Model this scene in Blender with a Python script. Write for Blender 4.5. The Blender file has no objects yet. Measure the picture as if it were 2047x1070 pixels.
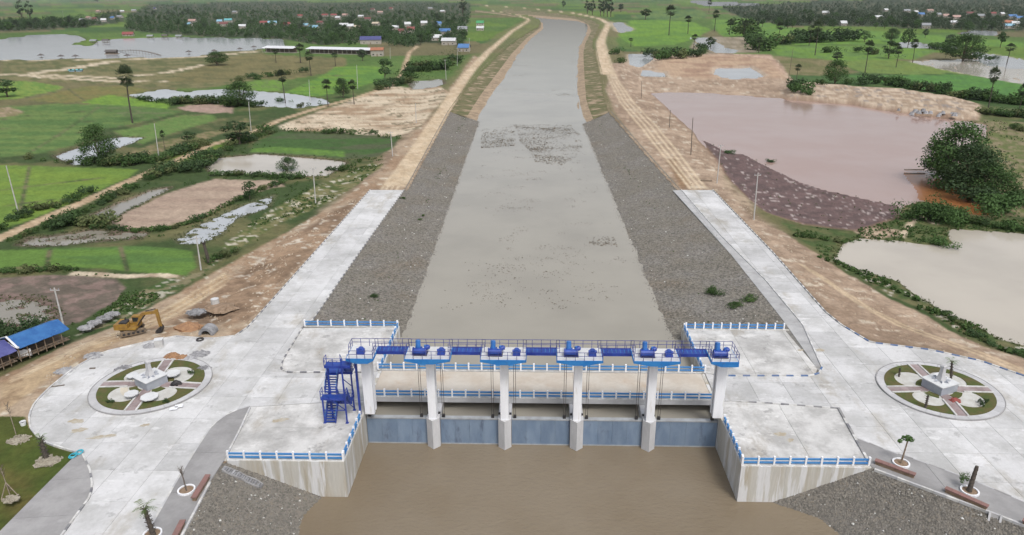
import bpy, math, random
import numpy as np
from mathutils import Vector, Matrix
R = random.Random(7)
NR = np.random.RandomState(5)
SC = bpy.context.scene
COL = SC.collection
rad = math.radians

# ------------------------------------------------------------------ camera, sky, sun, exposure
F, PITCH, YAW, ROLL = 1437.92, 0.3649, 0.0347, -0.0074
CX, CY, CH = -0.8164, -79.86, 52.0
PW, PH = 2047.0, 1070.0
_r = np.array([math.cos(YAW), math.sin(YAW), 0.0])
_f0 = np.array([-math.sin(YAW), math.cos(YAW), 0.0])
_z = np.array([0, 0, 1.0])
_fw = _f0 * math.cos(PITCH) - _z * math.sin(PITCH)
_up = _f0 * math.sin(PITCH) + _z * math.cos(PITCH)
CAMP = np.array([CX, CY, CH])


def P(u, v, z=0.0):
    """survey helper: the ground point at height z that a photo measurement (u, v) belongs to"""
    a, b = u - 1023.5, v - 535.0
    c, s = math.cos(ROLL), math.sin(ROLL)
    x, y = c * a + s * b, -s * a + c * b
    d = _fw + _r * (x / F) - _up * (y / F)
    t = (z - CH) / d[2]
    q = CAMP + t * d
    return Vector((q[0], q[1], z))


def ppm(v):
    return (v + 14.6) * 0.934 / 52.0


cam = bpy.data.cameras.new('camera')
camo = bpy.data.objects.new('camera', cam)
COL.objects.link(camo)
cam.sensor_fit = 'HORIZONTAL'
cam.sensor_width = 36.0
cam.lens = F / PW * 36.0
cam.clip_end = 30000
cam.clip_start = 0.5
c_, s_ = math.cos(ROLL), math.sin(ROLL)
# image axes: u right = c*r..., roll
xr = c_ * _r + s_ * _up if False else c_ * _r + s_ * _up
yr = -s_ * _r + c_ * _up
M4 = Matrix(((xr[0], yr[0], -_fw[0], CX), (xr[1], yr[1], -_fw[1], CY), (xr[2], yr[2], -_fw[2], CH), (0, 0, 0, 1)))
camo.matrix_world = M4
SC.camera = camo

SUN_EL, SUN_AZ = 58.0, 150.0     # azimuth clockwise from +Y (away from the camera)
W = bpy.data.worlds.new('World')
SC.world = W
W.use_nodes = True
nt = W.node_tree
nt.nodes.clear()
sky = nt.nodes.new('ShaderNodeTexSky')
sky.sky_type = 'NISHITA'
sky.sun_disc = False
sky.sun_elevation = rad(SUN_EL)
sky.sun_rotation = rad(SUN_AZ)
sky.dust_density = 4.0
sky.air_density = 1.0
sky.ozone_density = 1.0
hs = nt.nodes.new('ShaderNodeHueSaturation')
hs.inputs['Saturation'].default_value = 0.35
bg = nt.nodes.new('ShaderNodeBackground')
bg.inputs['Strength'].default_value = 0.135
ow = nt.nodes.new('ShaderNodeOutputWorld')
nt.links.new(sky.outputs[0], hs.inputs['Color'])
nt.links.new(hs.outputs[0], bg.inputs['Color'])
nt.links.new(bg.outputs[0], ow.inputs['Surface'])
sd = bpy.data.lights.new('sun', 'SUN')
sd.energy = 1.25
sd.angle = rad(14)
sd.color = (1.0, 0.97, 0.93)
so = bpy.data.objects.new('sun', sd)
COL.objects.link(so)
dv = Vector((math.sin(rad(SUN_AZ)) * math.cos(rad(SUN_EL)), math.cos(rad(SUN_AZ)) * math.cos(rad(SUN_EL)), math.sin(rad(SUN_EL))))
so.rotation_euler = (-dv).to_track_quat('-Z', 'Y').to_euler()
so.location = (0, -60, 120)
vs = SC.view_settings
vs.view_transform = 'Standard'
vs.look = 'None'
vs.gamma = 1.0
vs.use_curve_mapping = False
vs.exposure = 0.32

# ------------------------------------------------------------------ the air
HAZE = 0.00003


def haze_box():
    m = bpy.data.materials.new('haze')
    m.use_nodes = True
    n = m.node_tree
    n.nodes.clear()
    out = n.nodes.new('ShaderNodeOutputMaterial')
    v = n.nodes.new('ShaderNodeVolumePrincipled')
    v.inputs['Color'].default_value = (.86, .92, 1.0, 1)
    v.inputs['Density'].default_value = HAZE
    v.inputs['Anisotropy'].default_value = .2
    n.links.new(v.outputs[0], out.inputs['Volume'])
    x, y, z0, z1 = 15500, 15500, -11, 58
    me = bpy.data.meshes.new('haze')
    me.from_pydata([(-x, -y, z0), (x, -y, z0), (x, y, z0), (-x, y, z0), (-x, -y, z1), (x, -y, z1), (x, y, z1), (-x, y, z1)], [], [(0, 3, 2, 1), (4, 5, 6, 7), (0, 1, 5, 4), (1, 2, 6, 5), (2, 3, 7, 6), (3, 0, 4, 7)])
    me.materials.append(m)
    o = bpy.data.objects.new('haze', me)
    COL.objects.link(o)
    o['kind'] = 'stuff'
    o.display_type = 'WIRE'


# ------------------------------------------------------------------ materials


def newmat(name):
    m = bpy.data.materials.new(name)
    m.use_nodes = True
    n = m.node_tree
    n.nodes.clear()
    out = n.nodes.new('ShaderNodeOutputMaterial')
    b = n.nodes.new('ShaderNodeBsdfPrincipled')
    n.links.new(b.outputs[0], out.inputs['Surface'])
    b.inputs['Roughness'].default_value = 0.8
    return m, n, b, out


def nmath(n, op, a, b=None, c=None):
    x = n.nodes.new('ShaderNodeMath')
    x.operation = op
    for i, q in enumerate((a, b, c)):
        if q is None:
            continue
        if hasattr(q, 'is_linked'):
            n.links.new(q, x.inputs[i])
        else:
            x.inputs[i].default_value = q
    return x.outputs[0]


def pos(n, sc=(1, 1, 1), obj=False):
    if obj:
        g = n.nodes.new('ShaderNodeTexCoord').outputs['Object']
    else:
        g = n.nodes.new('ShaderNodeNewGeometry').outputs['Position']
    mp = n.nodes.new('ShaderNodeMapping')
    mp.inputs['Scale'].default_value = sc
    n.links.new(g, mp.inputs['Vector'])
    return mp.outputs[0]


def noise(n, vec, scale, detail=4, rough=0.55):
    t = n.nodes.new('ShaderNodeTexNoise')
    t.inputs['Scale'].default_value = scale
    t.inputs['Detail'].default_value = detail
    t.inputs['Roughness'].default_value = rough
    n.links.new(vec, t.inputs['Vector'])
    return t.outputs['Fac']


def ramp(n, f, lo, hi):
    x = n.nodes.new('ShaderNodeMapRange')
    x.interpolation_type = 'SMOOTHSTEP'
    x.inputs['From Min'].default_value = lo
    x.inputs['From Max'].default_value = hi
    n.links.new(f, x.inputs['Value'])
    return x.outputs[0]


def mix(n, f, a, b, blend='MIX'):
    x = n.nodes.new('ShaderNodeMix')
    x.data_type = 'RGBA'
    x.blend_type = blend
    for k, q in ((0, f), (6, a), (7, b)):
        if hasattr(q, 'is_linked'):
            n.links.new(q, x.inputs[k])
        elif k == 0:
            x.inputs[0].default_value = q
        else:
            x.inputs[k].default_value = (q[0], q[1], q[2], 1)
    return x.outputs[2]


def mulv(n, col, f):
    x = n.nodes.new('ShaderNodeVectorMath')
    x.operation = 'SCALE'
    if hasattr(col, 'is_linked'):
        n.links.new(col, x.inputs[0])
    else:
        x.inputs[0].default_value = col[:3]
    n.links.new(f, x.inputs['Scale'])
    return x.outputs[0]


def bump(n, b, h, strength=0.3, dist=0.05):
    x = n.nodes.new('ShaderNodeBump')
    x.inputs['Strength'].default_value = strength
    x.inputs['Distance'].default_value = dist
    n.links.new(h, x.inputs['Height'])
    n.links.new(x.outputs[0], b.inputs['Normal'])


def randv(n, lo, hi):
    i = n.nodes.new('ShaderNodeObjectInfo').outputs['Random']
    return nmath(n, 'MULTIPLY_ADD', i, hi - lo, lo)


def surf(name, c1, c2=None, rough=0.8, scale=1.0, lo=0.35, hi=0.65, c3=None, s3=0.2, lo3=0.55, hi3=0.75, rnd=None, stretch=(1, 1, 1), bumpd=0.0, fine=0.12, metal=0.0, obj=False):
    m, n, b, o = newmat(name)
    v = pos(n, stretch, obj)
    col = c1
    if c2:
        col = mix(n, ramp(n, noise(n, v, scale, 6, 0.6), lo, hi), c1, c2)
    if c3:
        col = mix(n, ramp(n, noise(n, v, s3, 5, 0.65), lo3, hi3), col, c3)
    f = noise(n, v, scale * 9, 3, 0.6)
    f = nmath(n, 'MULTIPLY_ADD', f, fine * 2, 1 - fine)
    if rnd:
        f = nmath(n, 'MULTIPLY', f, randv(n, *rnd))
    col = mulv(n, col, f)
    n.links.new(col, b.inputs['Base Color'])
    b.inputs['Roughness'].default_value = rough
    b.inputs['Metallic'].default_value = metal
    if bumpd:
        bump(n, b, noise(n, v, scale * 5, 5, 0.6), 0.5, bumpd)
    return m


MT = {}


def concrete(name, c1, c2, c3, rnd, amt=1.0):
    m, n, b, o = newmat(name)
    v = pos(n)
    col = mix(n, ramp(n, noise(n, v, .16, 8, .68), .36, .62), c1, c2)
    col = mix(n, nmath(n, 'MULTIPLY', ramp(n, noise(n, pos(n, (1, .45, 1)), .13, 7, .7), .52, .66), .75 * min(1, amt)), col, c3)
    # darker blotches and pale laitance with ragged edges
    col = mix(n, nmath(n, 'MULTIPLY', ramp(n, noise(n, pos(n, (1, 1, 1)), .42, 9, .72), .58, .64), .5 * min(1.3, amt)), col, tuple(x * .62 for x in c1))
    col = mix(n, nmath(n, 'MULTIPLY', ramp(n, noise(n, pos(n, (.7, 1.2, 1)), .31, 9, .72), .57, .62), .6), col, tuple(min(.72, x * 1.14) for x in c2))
    f = nmath(n, 'MULTIPLY_ADD', noise(n, v, 2.2, 5, .7), .34, .83)
    f = nmath(n, 'MULTIPLY', f, randv(n, *rnd))
    n.links.new(mulv(n, col, f), b.inputs['Base Color'])
    b.inputs['Roughness'].default_value = .85
    return m


MT['slab'] = concrete('concrete_slab', (.44, .44, .435), (.58, .58, .585), (.36, .335, .29), (.84, 1.07))
MT['slab2'] = concrete('concrete_platform', (.37, .365, .355), (.60, .595, .585), (.31, .28, .235), (.92, 1.05), 1.25)
MT['deck'] = surf('bridge_deck', (.48, .42, .35), (.55, .51, .45), .85, .2, c3=(.47, .36, .26), s3=.15, fine=.1)
MT['walk'] = surf('paver_grey', (.255, .25, .25), (.325, .32, .32), .85, .25, c3=(.42, .42, .43), s3=.14, lo3=.6, hi3=.75, rnd=(.9, 1.06), fine=.12)
MT['gutter'] = surf('gutter_grey', (.34, .34, .345), (.42, .42, .42), .85, .5, c3=(.27, .26, .25), s3=.4, rnd=(.92, 1.06), fine=.14)
MT['base'] = surf('joint_dark', (.13, .125, .115), (.2, .19, .17), .9, 1)
MT['wall'] = surf('wall_concrete', (.47, .455, .415), (.395, .35, .275), .85, .5, lo=.44, hi=.7, stretch=(1.5, 1.5, .13), c3=(.60, .60, .60), s3=.55, lo3=.5, hi3=.58, fine=.2)
MT['pier'] = surf('pier_concrete', (.55, .55, .56), (.47, .47, .48), .8, .5, stretch=(1, 1, .3), fine=.1)
MT['white'] = surf('white_paint', (.82, .83, .86), (.75, .76, .79), .6, .6, c3=(.62, .60, .56), s3=.9, lo3=.56, hi3=.7, stretch=(1.6, 1.6, .2), fine=.07)
MT['whitek'] = surf('kerb_white', (.66, .66, .65), (.48, .47, .45), .7, .9, fine=.1, rnd=(.85, 1.05))
MT['blackk'] = surf('kerb_dark', (.15, .15, .17), (.28, .28, .28), .7, .9, fine=.1)
MT['bluek'] = surf('kerb_blue', (.07, .14, .29), (.15, .2, .32), .7, .9, fine=.1)
MT['railblue'] = surf('rail_blue', (.045, .19, .46), (.07, .24, .5), .55, .5, fine=.06)
MT['capblue'] = surf('cap_blue', (.015, .16, .46), (.03, .20, .5), .5, .8, c3=(.05, .12, .28), s3=1.4, lo3=.58, hi3=.7, fine=.1)
MT['steelblue'] = surf('steel_blue', (.016, .035, .24), (.025, .06, .32), .42, .8, fine=.06)
MT['hoistblue'] = surf('hoist_blue', (.014, .045, .26), (.025, .07, .34), .35, .8, fine=.06)
MT['motorblue'] = surf('motor_blue', (.03, .14, .42), (.05, .18, .48), .35, .8, fine=.05)
MT['darkrail'] = surf('rail_dark', (.04, .05, .2), (.065, .075, .25), .5, .8)
MT['gate'] = surf('gate_steel', (.15, .21, .30), (.20, .265, .355), .5, .7, stretch=(1, 1, .35), c3=(.10, .13, .19), s3=.6, rnd=(.92, 1.06), fine=.08)
MT['gatetop'] = surf('gate_top', (.36, .38, .40), (.28, .29, .3), .6, .8)
MT['cable'] = surf('cable', (.045, .045, .04), (.08, .06, .05), .6, 2)
MT['yellow'] = surf('machine_yellow', (.31, .18, .03), (.23, .13, .035), .5, 1.5, c3=(.2, .14, .07), s3=1.2, fine=.1)
MT['track'] = surf('track_mud', (.22, .16, .1), (.12, .10, .08), .9, 2, fine=.2)
MT['black'] = surf('dark_metal', (.02, .02, .022), (.045, .04, .04), .6, 2)
MT['glass'] = surf('dark_glass', (.02, .03, .035), (.03, .04, .045), .1, 1)
MT['tarp'] = surf('tarp_blue', (.02, .095, .28), (.035, .14, .35), .5, .5, c3=(.09, .25, .48), s3=.35, lo3=.58, hi3=.7, stretch=(1, 1, 1), bumpd=.08)
MT['tarp2'] = surf('tarp_violet', (.055, .06, .20), (.09, .095, .26), .5, .5, bumpd=.08)
MT['tin'] = surf('white_sheet', (.7, .71, .73), (.6, .61, .63), .5, .6)
MT['wood'] = surf('old_wood', (.16, .11, .07), (.25, .2, .15), .9, 2, fine=.2)
MT['polec'] = surf('pole_concrete', (.50, .49, .47), (.42, .41, .40), .8, .8)
MT['poled'] = surf('pole_dark', (.12, .10, .085), (.16, .13, .1), .8, .8)
MT['grassbed'] = surf('lawn', (.065, .085, .018), (.10, .085, .03), .95, .8, c3=(.045, .075, .014), s3=.5, fine=.35, bumpd=.05)
MT['gravel'] = surf('pale_gravel', (.52, .52, .50), (.44, .43, .40), .9, .8, fine=.15)
MT['sandy'] = surf('cream_paving', (.56, .51, .42), (.5, .46, .38), .9, .8, fine=.1)
MT['redpath'] = surf('red_paving', (.25, .19, .185), (.30, .25, .25), .85, 1.0, fine=.15, rnd=(.85, 1.12))
MT['ring'] = surf('ring_paving', (.50, .50, .51), (.44, .44, .45), .85, .7, fine=.1, rnd=(.9, 1.05))
MT['pedestal'] = surf('pedestal_grey', (.30, .32, .37), (.36, .38, .42), .7, .8)
MT['pedtop'] = surf('pedestal_top', (.62, .63, .64), (.55, .56, .57), .7, .8)
MT['redbench'] = surf('bench_red', (.25, .135, .12), (.21, .125, .11), .7, 1.0)
MT['soil'] = surf('soil', (.20, .14, .09), (.28, .2, .14), .95, 1.5, fine=.25, bumpd=.05)
MT['soilred'] = surf('red_soil', (.33, .19, .10), (.25, .14, .08), .95, 1.5, fine=.25, bumpd=.05)
MT['rubble'] = surf('rubble_grey', (.36, .36, .37), (.24, .24, .25), .9, 1.5, rnd=(.7, 1.2))
MT['teal'] = surf('teal_hose', (.05, .36, .48), (.07, .42, .52), .4, 1)
MT['redcloth'] = surf('red_cloth', (.28, .07, .06), (.22, .06, .05), .8, 1)
MT['thatch'] = surf('thatch', (.085, .08, .085), (.13, .115, .1), .95, 1.5, fine=.2)
MT['palmtrunk'] = surf('palm_trunk', (.05, .042, .037), (.09, .075, .06), .95, 2, stretch=(1, 1, 4), fine=.25)
MT['bark'] = surf('bark', (.10, .08, .06), (.15, .12, .09), .95, 2, fine=.25)
MT['twig'] = surf('dry_twig', (.30, .25, .2), (.22, .18, .14), .95, 2)
MT['debris'] = surf('water_weed', (.10, .075, .05), (.16, .12, .075), .95, .8, c3=(.05, .07, .025), s3=.6, fine=.3)
MT['pale_rock'] = surf('pale_rock', (.34, .31, .25), (.25, .22, .17), .95, 1.2, fine=.2)


def leafmat(name, c1, c2, rnd=(.75, 1.25)):
    m, n, b, o = newmat(name)
    v = pos(n)
    col = mix(n, ramp(n, noise(n, v, .9, 3, .6), .35, .65), c1, c2)
    i = n.nodes.new('ShaderNodeObjectInfo').outputs['Random']
    f = nmath(n, 'MULTIPLY_ADD', i, rnd[1] - rnd[0], rnd[0])
    f2 = nmath(n, 'MULTIPLY_ADD', noise(n, v, 7, 2), .7, .65)
    col = mulv(n, col, nmath(n, 'MULTIPLY', nmath(n, 'MULTIPLY', f, f2), 1.16))
    n.links.new(col, b.inputs['Base Color'])
    b.inputs['Roughness'].default_value = .75
    b.inputs['Specular IOR Level'].default_value = .25
    t = n.nodes.new('ShaderNodeBsdfTranslucent')
    n.links.new(col, t.inputs['Color'])
    ms = n.nodes.new('ShaderNodeMixShader')
    ms.inputs[0].default_value = .25
    n.links.new(b.outputs[0], ms.inputs[1])
    n.links.new(t.outputs[0], ms.inputs[2])
    n.links.new(ms.outputs[0], o.inputs['Surface'])
    return m


MT['leaf'] = leafmat('leaf_dark', (.036, .066, .026), (.055, .095, .035))
MT['leaf2'] = leafmat('leaf_mid', (.045, .090, .025), (.065, .12, .035))
MT['leaf3'] = leafmat('leaf_grey', (.045, .068, .038), (.066, .094, .052))
MT['palmleaf'] = leafmat('palm_leaf', (.040, .060, .028), (.062, .082, .042))
MT['palmlight'] = leafmat('palm_leaf_light', (.10, .16, .05), (.14, .19, .06))
MT['scrub'] = leafmat('scrub_leaf', (.035, .072, .018), (.06, .10, .028))
MT['dryleaf'] = leafmat('leaf_olive', (.075, .10, .035), (.105, .12, .05))
MT['drygrass'] = leafmat('dry_tuft', (.16, .15, .07), (.10, .12, .04))


def watermat(name, c, rough=.06, bs=.6, bd=.02, tint=None, ior=1.33, bst=.25):
    m, n, b, o = newmat(name)
    v = pos(n)
    c2 = tuple(x * .86 for x in c)
    col = mix(n, ramp(n, noise(n, v, .035, 4, .6), .35, .68), c, tint or c2)
    n.links.new(col, b.inputs['Base Color'])
    b.inputs['Roughness'].default_value = rough
    b.inputs['IOR'].default_value = ior
    h = noise(n, pos(n, (1, 1.8, 1)), bs * 3, 4, .6)
    bump(n, b, h, bst, bd)
    return m


MT['w_canal'] = watermat('water_canal', (.315, .296, .252), .07, .5, .012)
MT['w_down'] = watermat('water_brown', (.178, .140, .094), .08, .42, .2, (.215, .178, .13), 1.33, .7)
MT['w_pink'] = watermat('water_red', (.33, .225, .19), .12, .5, .012, (.35, .255, .225))
MT['w_reflection'] = watermat('water_reflection', (.30, .115, .04), .2, .5, .01, (.26, .13, .06))  # thicket's reflection painted as an orange-brown water colour
MT['w_beige'] = watermat('water_beige', (.46, .42, .36), .1, .5, .008)
MT['w_pond'] = watermat('water_pond', (.26, .24, .20), .06, .5, .004)
MT['w_lake'] = watermat('water_lake', (.42, .44, .46), .10, .5, .006)

# ------------------------------------------------------------------ object helpers


def tag(o, label=None, cat=None, group=None, kind=None):
    if label:
        o['label'] = label
    if cat:
        o['category'] = cat
    if group:
        o['group'] = group
    if kind:
        o['kind'] = kind
    return o


def empty(name, loc=(0, 0, 0), label=None, cat=None, group=None, rz=0.0):
    o = bpy.data.objects.new(name, None)
    COL.objects.link(o)
    o.location = loc
    o.rotation_euler = (0, 0, rz)
    o.empty_display_size = .3
    return tag(o, label, cat, group)


def link(name, me, parent=None, loc=None, rz=0.0, scale=None):
    o = bpy.data.objects.new(name, me)
    COL.objects.link(o)
    if parent is not None:
        o.parent = parent
    if loc is not None:
        o.location = loc
    if rz:
        o.rotation_euler = (0, 0, rz)
    if scale is not None:
        o.scale = scale
    return o


class MB:
    def __init__(s):
        s.v, s.f, s.m = [], [], []

    def add(s, vs, fs, mi=0):
        k = len(s.v)
        s.v += [tuple(x) for x in vs]
        s.f += [tuple(i + k for i in f) for f in fs]
        s.m += [mi] * len(fs)
        return s

    def box(s, x0, x1, y0, y1, z0, z1, mi=0, M=None):
        vs = [Vector(p) for p in ((x0, y0, z0), (x1, y0, z0), (x1, y1, z0), (x0, y1, z0), (x0, y0, z1), (x1, y0, z1), (x1, y1, z1), (x0, y1, z1))]
        if M is not None:
            vs = [M @ p for p in vs]
        return s.add(vs, [(0, 3, 2, 1), (4, 5, 6, 7), (0, 1, 5, 4), (1, 2, 6, 5), (2, 3, 7, 6), (3, 0, 4, 7)], mi)

    def bar(s, p, q, w, h=None, mi=0):
        p, q = Vector(p), Vector(q)
        h = h or w
        d = (q - p)
        L = d.length
        if L < 1e-5:
            return s
        d /= L
        a = d.cross(Vector((0, 0, 1)))
        if a.length < 1e-3:
            a = Vector((1, 0, 0))
        a.normalize()
        b = a.cross(d)
        vs = []
        for c in (p, q):
            for i, j in ((-1, -1), (1, -1), (1, 1), (-1, 1)):
                vs.append(c + a * (i * w / 2) + b * (j * h / 2))
        return s.add(vs, [(0, 1, 2, 3), (7, 6, 5, 4), (0, 4, 5, 1), (1, 5, 6, 2), (2, 6, 7, 3), (3, 7, 4, 0)], mi)

    def tube(s, p, q, r0, r1=None, n=8, mi=0, caps=True):
        p, q = Vector(p), Vector(q)
        r1 = r0 if r1 is None else r1
        d = (q - p).normalized()
        a = d.cross(Vector((0, 0, 1)))
        if a.length < 1e-3:
            a = Vector((1, 0, 0))
        a.normalize()
        b = a.cross(d)
        vs = []
        for c, r in ((p, r0), (q, r1)):
            for i in range(n):
                t = 2 * math.pi * i / n
                vs.append(c + a * (r * math.cos(t)) + b * (r * math.sin(t)))
        fs = [(i, i + n, (i + 1) % n + n, (i + 1) % n) for i in range(n)]
        if caps:
            fs += [tuple(range(n)), tuple(range(2 * n - 1, n - 1, -1))]
        return s.add(vs, fs, mi)

    def prism(s, poly, z0, z1, mi=0, mside=None):
        n = len(poly)
        a = sum(poly[i][0] * poly[(i + 1) % n][1] - poly[(i + 1) % n][0] * poly[i][1] for i in range(n))
        if a < 0:
            poly = poly[::-1]
        vs = [(p[0], p[1], z0) for p in poly] + [(p[0], p[1], z1) for p in poly]
        s.add(vs, [tuple(range(n, 2 * n))], mi)
        k = len(s.v) - 2 * n
        for i in range(n):
            j = (i + 1) % n
            s.f.append((k + i, k + j, k + n + j, k + n + i))
            s.m.append(mi if mside is None else mside)
        s.f.append(tuple(k + i for i in range(n - 1, -1, -1)))
        s.m.append(mi)
        return s

    def mesh(s, name, mats, smooth=False):
        me = bpy.data.meshes.new(name)
        me.from_pydata(s.v, [], s.f)
        if not isinstance(mats, (list, tuple)):
            mats = [mats]
        for m in mats:
            me.materials.append(MT[m] if isinstance(m, str) else m)
        if len(mats) > 1:
            me.polygons.foreach_set('material_index', s.m)
        if smooth:
            me.polygons.foreach_set('use_smooth', [True] * len(s.f))
        me.update()
        return me

    def build(s, name, mats, parent=None, smooth=False, loc=None, rz=0.0):
        return link(name, s.mesh(name, mats, smooth), parent, loc, rz)


def npmesh(name, V, Fq, mats, smooth=False, midx=None):
    """fast mesh from arrays: V (n,3), Fq (m,k)"""
    me = bpy.data.meshes.new(name)
    V = np.asarray(V, np.float32)
    Fq = np.asarray(Fq, np.int32)
    m, k = Fq.shape
    me.vertices.add(len(V))
    me.vertices.foreach_set('co', V.ravel())
    me.loops.add(m * k)
    me.loops.foreach_set('vertex_index', Fq.ravel())
    me.polygons.add(m)
    me.polygons.foreach_set('loop_start', np.arange(0, m * k, k, dtype=np.int32))
    me.polygons.foreach_set('loop_total', np.full(m, k, np.int32))
    if midx is not None:
        me.polygons.foreach_set('material_index', np.asarray(midx, np.int32))
    me.polygons.foreach_set('use_smooth', np.full(m, smooth, bool))
    for q in (mats if isinstance(mats, (list, tuple)) else [mats]):
        me.materials.append(MT[q] if isinstance(q, str) else q)
    me.update(calc_edges=True)
    return me


def local(o):
    """turn a world-built child list into the parent's frame (parent at a pure translation/rotation)"""
    return o.matrix_basis.inverted()


# ------------------------------------------------------------------ numeric noise and polygons
def _h(ix, iy, s):
    a = (ix.astype(np.int64) * 374761393 + iy.astype(np.int64) * 668265263 + s * 974634777) & 0x7fffffff
    a = ((a ^ (a >> 13)) * 1274126177) & 0x7fffffff
    return ((a ^ (a >> 16)) & 0xffff) / 65535.0


def vnoise(x, y, s=0):
    ix, iy = np.floor(x), np.floor(y)
    fx, fy = x - ix, y - iy
    fx = fx * fx * (3 - 2 * fx)
    fy = fy * fy * (3 - 2 * fy)
    ix, iy = ix.astype(np.int64), iy.astype(np.int64)
    a, b, c, d = _h(ix, iy, s), _h(ix + 1, iy, s), _h(ix, iy + 1, s), _h(ix + 1, iy + 1, s)
    return (a * (1 - fx) + b * fx) * (1 - fy) + (c * (1 - fx) + d * fx) * fy


def fbm(x, y, o=4, s=0):
    t, a, n = 0, 1.0, 0
    for i in range(o):
        t = t + a * vnoise(x, y, s + i * 17)
        n += a
        a *= .55
        x = x * 2.03 + 11.3
        y = y * 2.03 + 5.7
    return t / n


def sdf(px, py, poly):
    """signed distance, negative inside"""
    n = len(poly)
    d = np.full(px.shape, 1e18)
    ins = np.zeros(px.shape, bool)
    for i in range(n):
        ax, ay = poly[i][0], poly[i][1]
        bx, by = poly[(i + 1) % n][0], poly[(i + 1) % n][1]
        ex, ey = bx - ax, by - ay
        wx, wy = px - ax, py - ay
        t = np.clip((wx * ex + wy * ey) / (ex * ex + ey * ey + 1e-12), 0, 1)
        d = np.minimum(d, (wx - ex * t) ** 2 + (wy - ey * t) ** 2)
        if ey != 0:
            c = ((ay <= py) & (by > py)) | ((by <= py) & (ay > py))
            ins ^= c & (px < ax + (py - ay) / ey * ex)
    d = np.sqrt(d)
    return np.where(ins, -d, d)


def sst(a, b, x):
    t = np.clip((x - a) / (b - a), 0, 1)
    return t * t * (3 - 2 * t)


def G(pts, z=0.0):
    return [P(u, v, z).to_2d() for u, v in pts]


ZP = -1.6          # level of the plain
WU, WD = -1.8, -5.0  # canal water above and below the gates

# ------------------------------------------------------------------ outlines surveyed from the photograph
L_IN = [(1075, 42), (1070, 52), (1040, 70), (1000, 100), (960, 140), (925, 180), (895, 222), (808, 380), (715, 510), (625, 640)]
R_IN = [(1000, 17), (1060, 21), (1130, 27), (1185, 38), (1205, 48), (1198, 65), (1190, 85), (1195, 110), (1205, 150), (1212, 190), (1222, 222), (1290, 300), (1362, 380), (1463, 510), (1565, 640)]
L_WA = [(1086, 46), (1088, 58), (1062, 80), (1040, 110), (1010, 160), (985, 195), (958, 243)]
R_WA = [(1020, 33), (1085, 38), (1110, 41), (1160, 45), (1178, 52), (1165, 75), (1152, 100), (1150, 130), (1148, 180), (1150, 215), (1165, 248)]
LPL = [(740, 380), (620, 515), (495, 655), (470, 672), (420, 678), (350, 673), (290, 685), (205, 705), (150, 735), (100, 775), (70, 805), (58, 830), (60, 855), (80, 880), (110, 892), (165, 908), (180, 940), (185, 970), (180, 995), (165, 1015), (110, 1090), (40, 1190)]
LWALK_IN = [(500, 813), (460, 825), (425, 850), (395, 895), (355, 960), (310, 1040), (220, 1190)]
LWALK_OUT = [(500, 816), (480, 860), (450, 918), (420, 965), (365, 1070), (300, 1190)]
RPL = [(1425, 380), (1545, 505), (1620, 590), (1650, 624), (1682, 650), (1740, 685), (1860, 700), (1960, 722), (2047, 752), (2200, 815)]
RWALK_IN = [(1676, 816), (1710, 876), (1780, 905), (1830, 920), (1940, 960), (2047, 1005), (2200, 1070)]
RWALK_OUT = [(1742, 935), (1850, 975), (1985, 1025), (2120, 1078), (2200, 1110)]
V2 = lambda x, y: Vector((x, y))
gL_IN, gR_IN = G(L_IN), G(R_IN)
HOLE = [P(1050, 32), P(1065, 37)] + gL_IN + [V2(-39.4, 28.2), V2(-23.9, 28.2), V2(-23.6, -8.8), V2(-37.6, -8.9)] + G(LWALK_OUT[3:]) + [V2(-52, -75), V2(80, -75)] + \
    G(RWALK_OUT[::-1][0:]) + [V2(38.4, -8.4), V2(23.6, -8.6), V2(24.0, 28.2), V2(40.0, 28.2)] + gR_IN[::-1] + [P(1000, 22), P(1003, 27), P(1020, 29)]
HOLE = [(p[0], p[1]) for p in HOLE]
HIGH = G([(990, 22), (1030, 29), (1055, 37), (1045, 45), (1000, 68), (950, 115), (905, 170), (880, 215), (845, 262), (800, 315)]) + G(LPL) + G([(300, 1300), (2300, 1300)]) + \
    G(RPL[::-1]) + G([(1400, 350), (1345, 290), (1290, 225), (1250, 180), (1232, 130), (1222, 95), (1222, 70), (1230, 48), (1205, 36), (1160, 25), (1060, 15), (1000, 11), (950, 8)])
HIGH = [(p[0], p[1]) for p in HIGH]
PLAZA_L = G([(808, 380)] + LPL) + G(LWALK_OUT[::-1]) + [V2(-37.6, -8.8), V2(-23.6, -8.7), V2(-23.6, 28), V2(-39.4, 28.0)] + G([(625, 640), (715, 510)])
PLAZA_R = G([(1362, 380)] + RPL) + G(RWALK_OUT[::-1]) + [V2(38.4, -8.3), V2(23.6, -8.5), V2(24.0, 28), V2(40.0, 28)] + G([(1565, 640), (1463, 510)])
GRASS_L = [(0, 832), (55, 832), (60, 857), (80, 882), (110, 894), (160, 908), (70, 992), (0, 1062), (-150, 1180), (-260, 1000), (-150, 840)]

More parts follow.
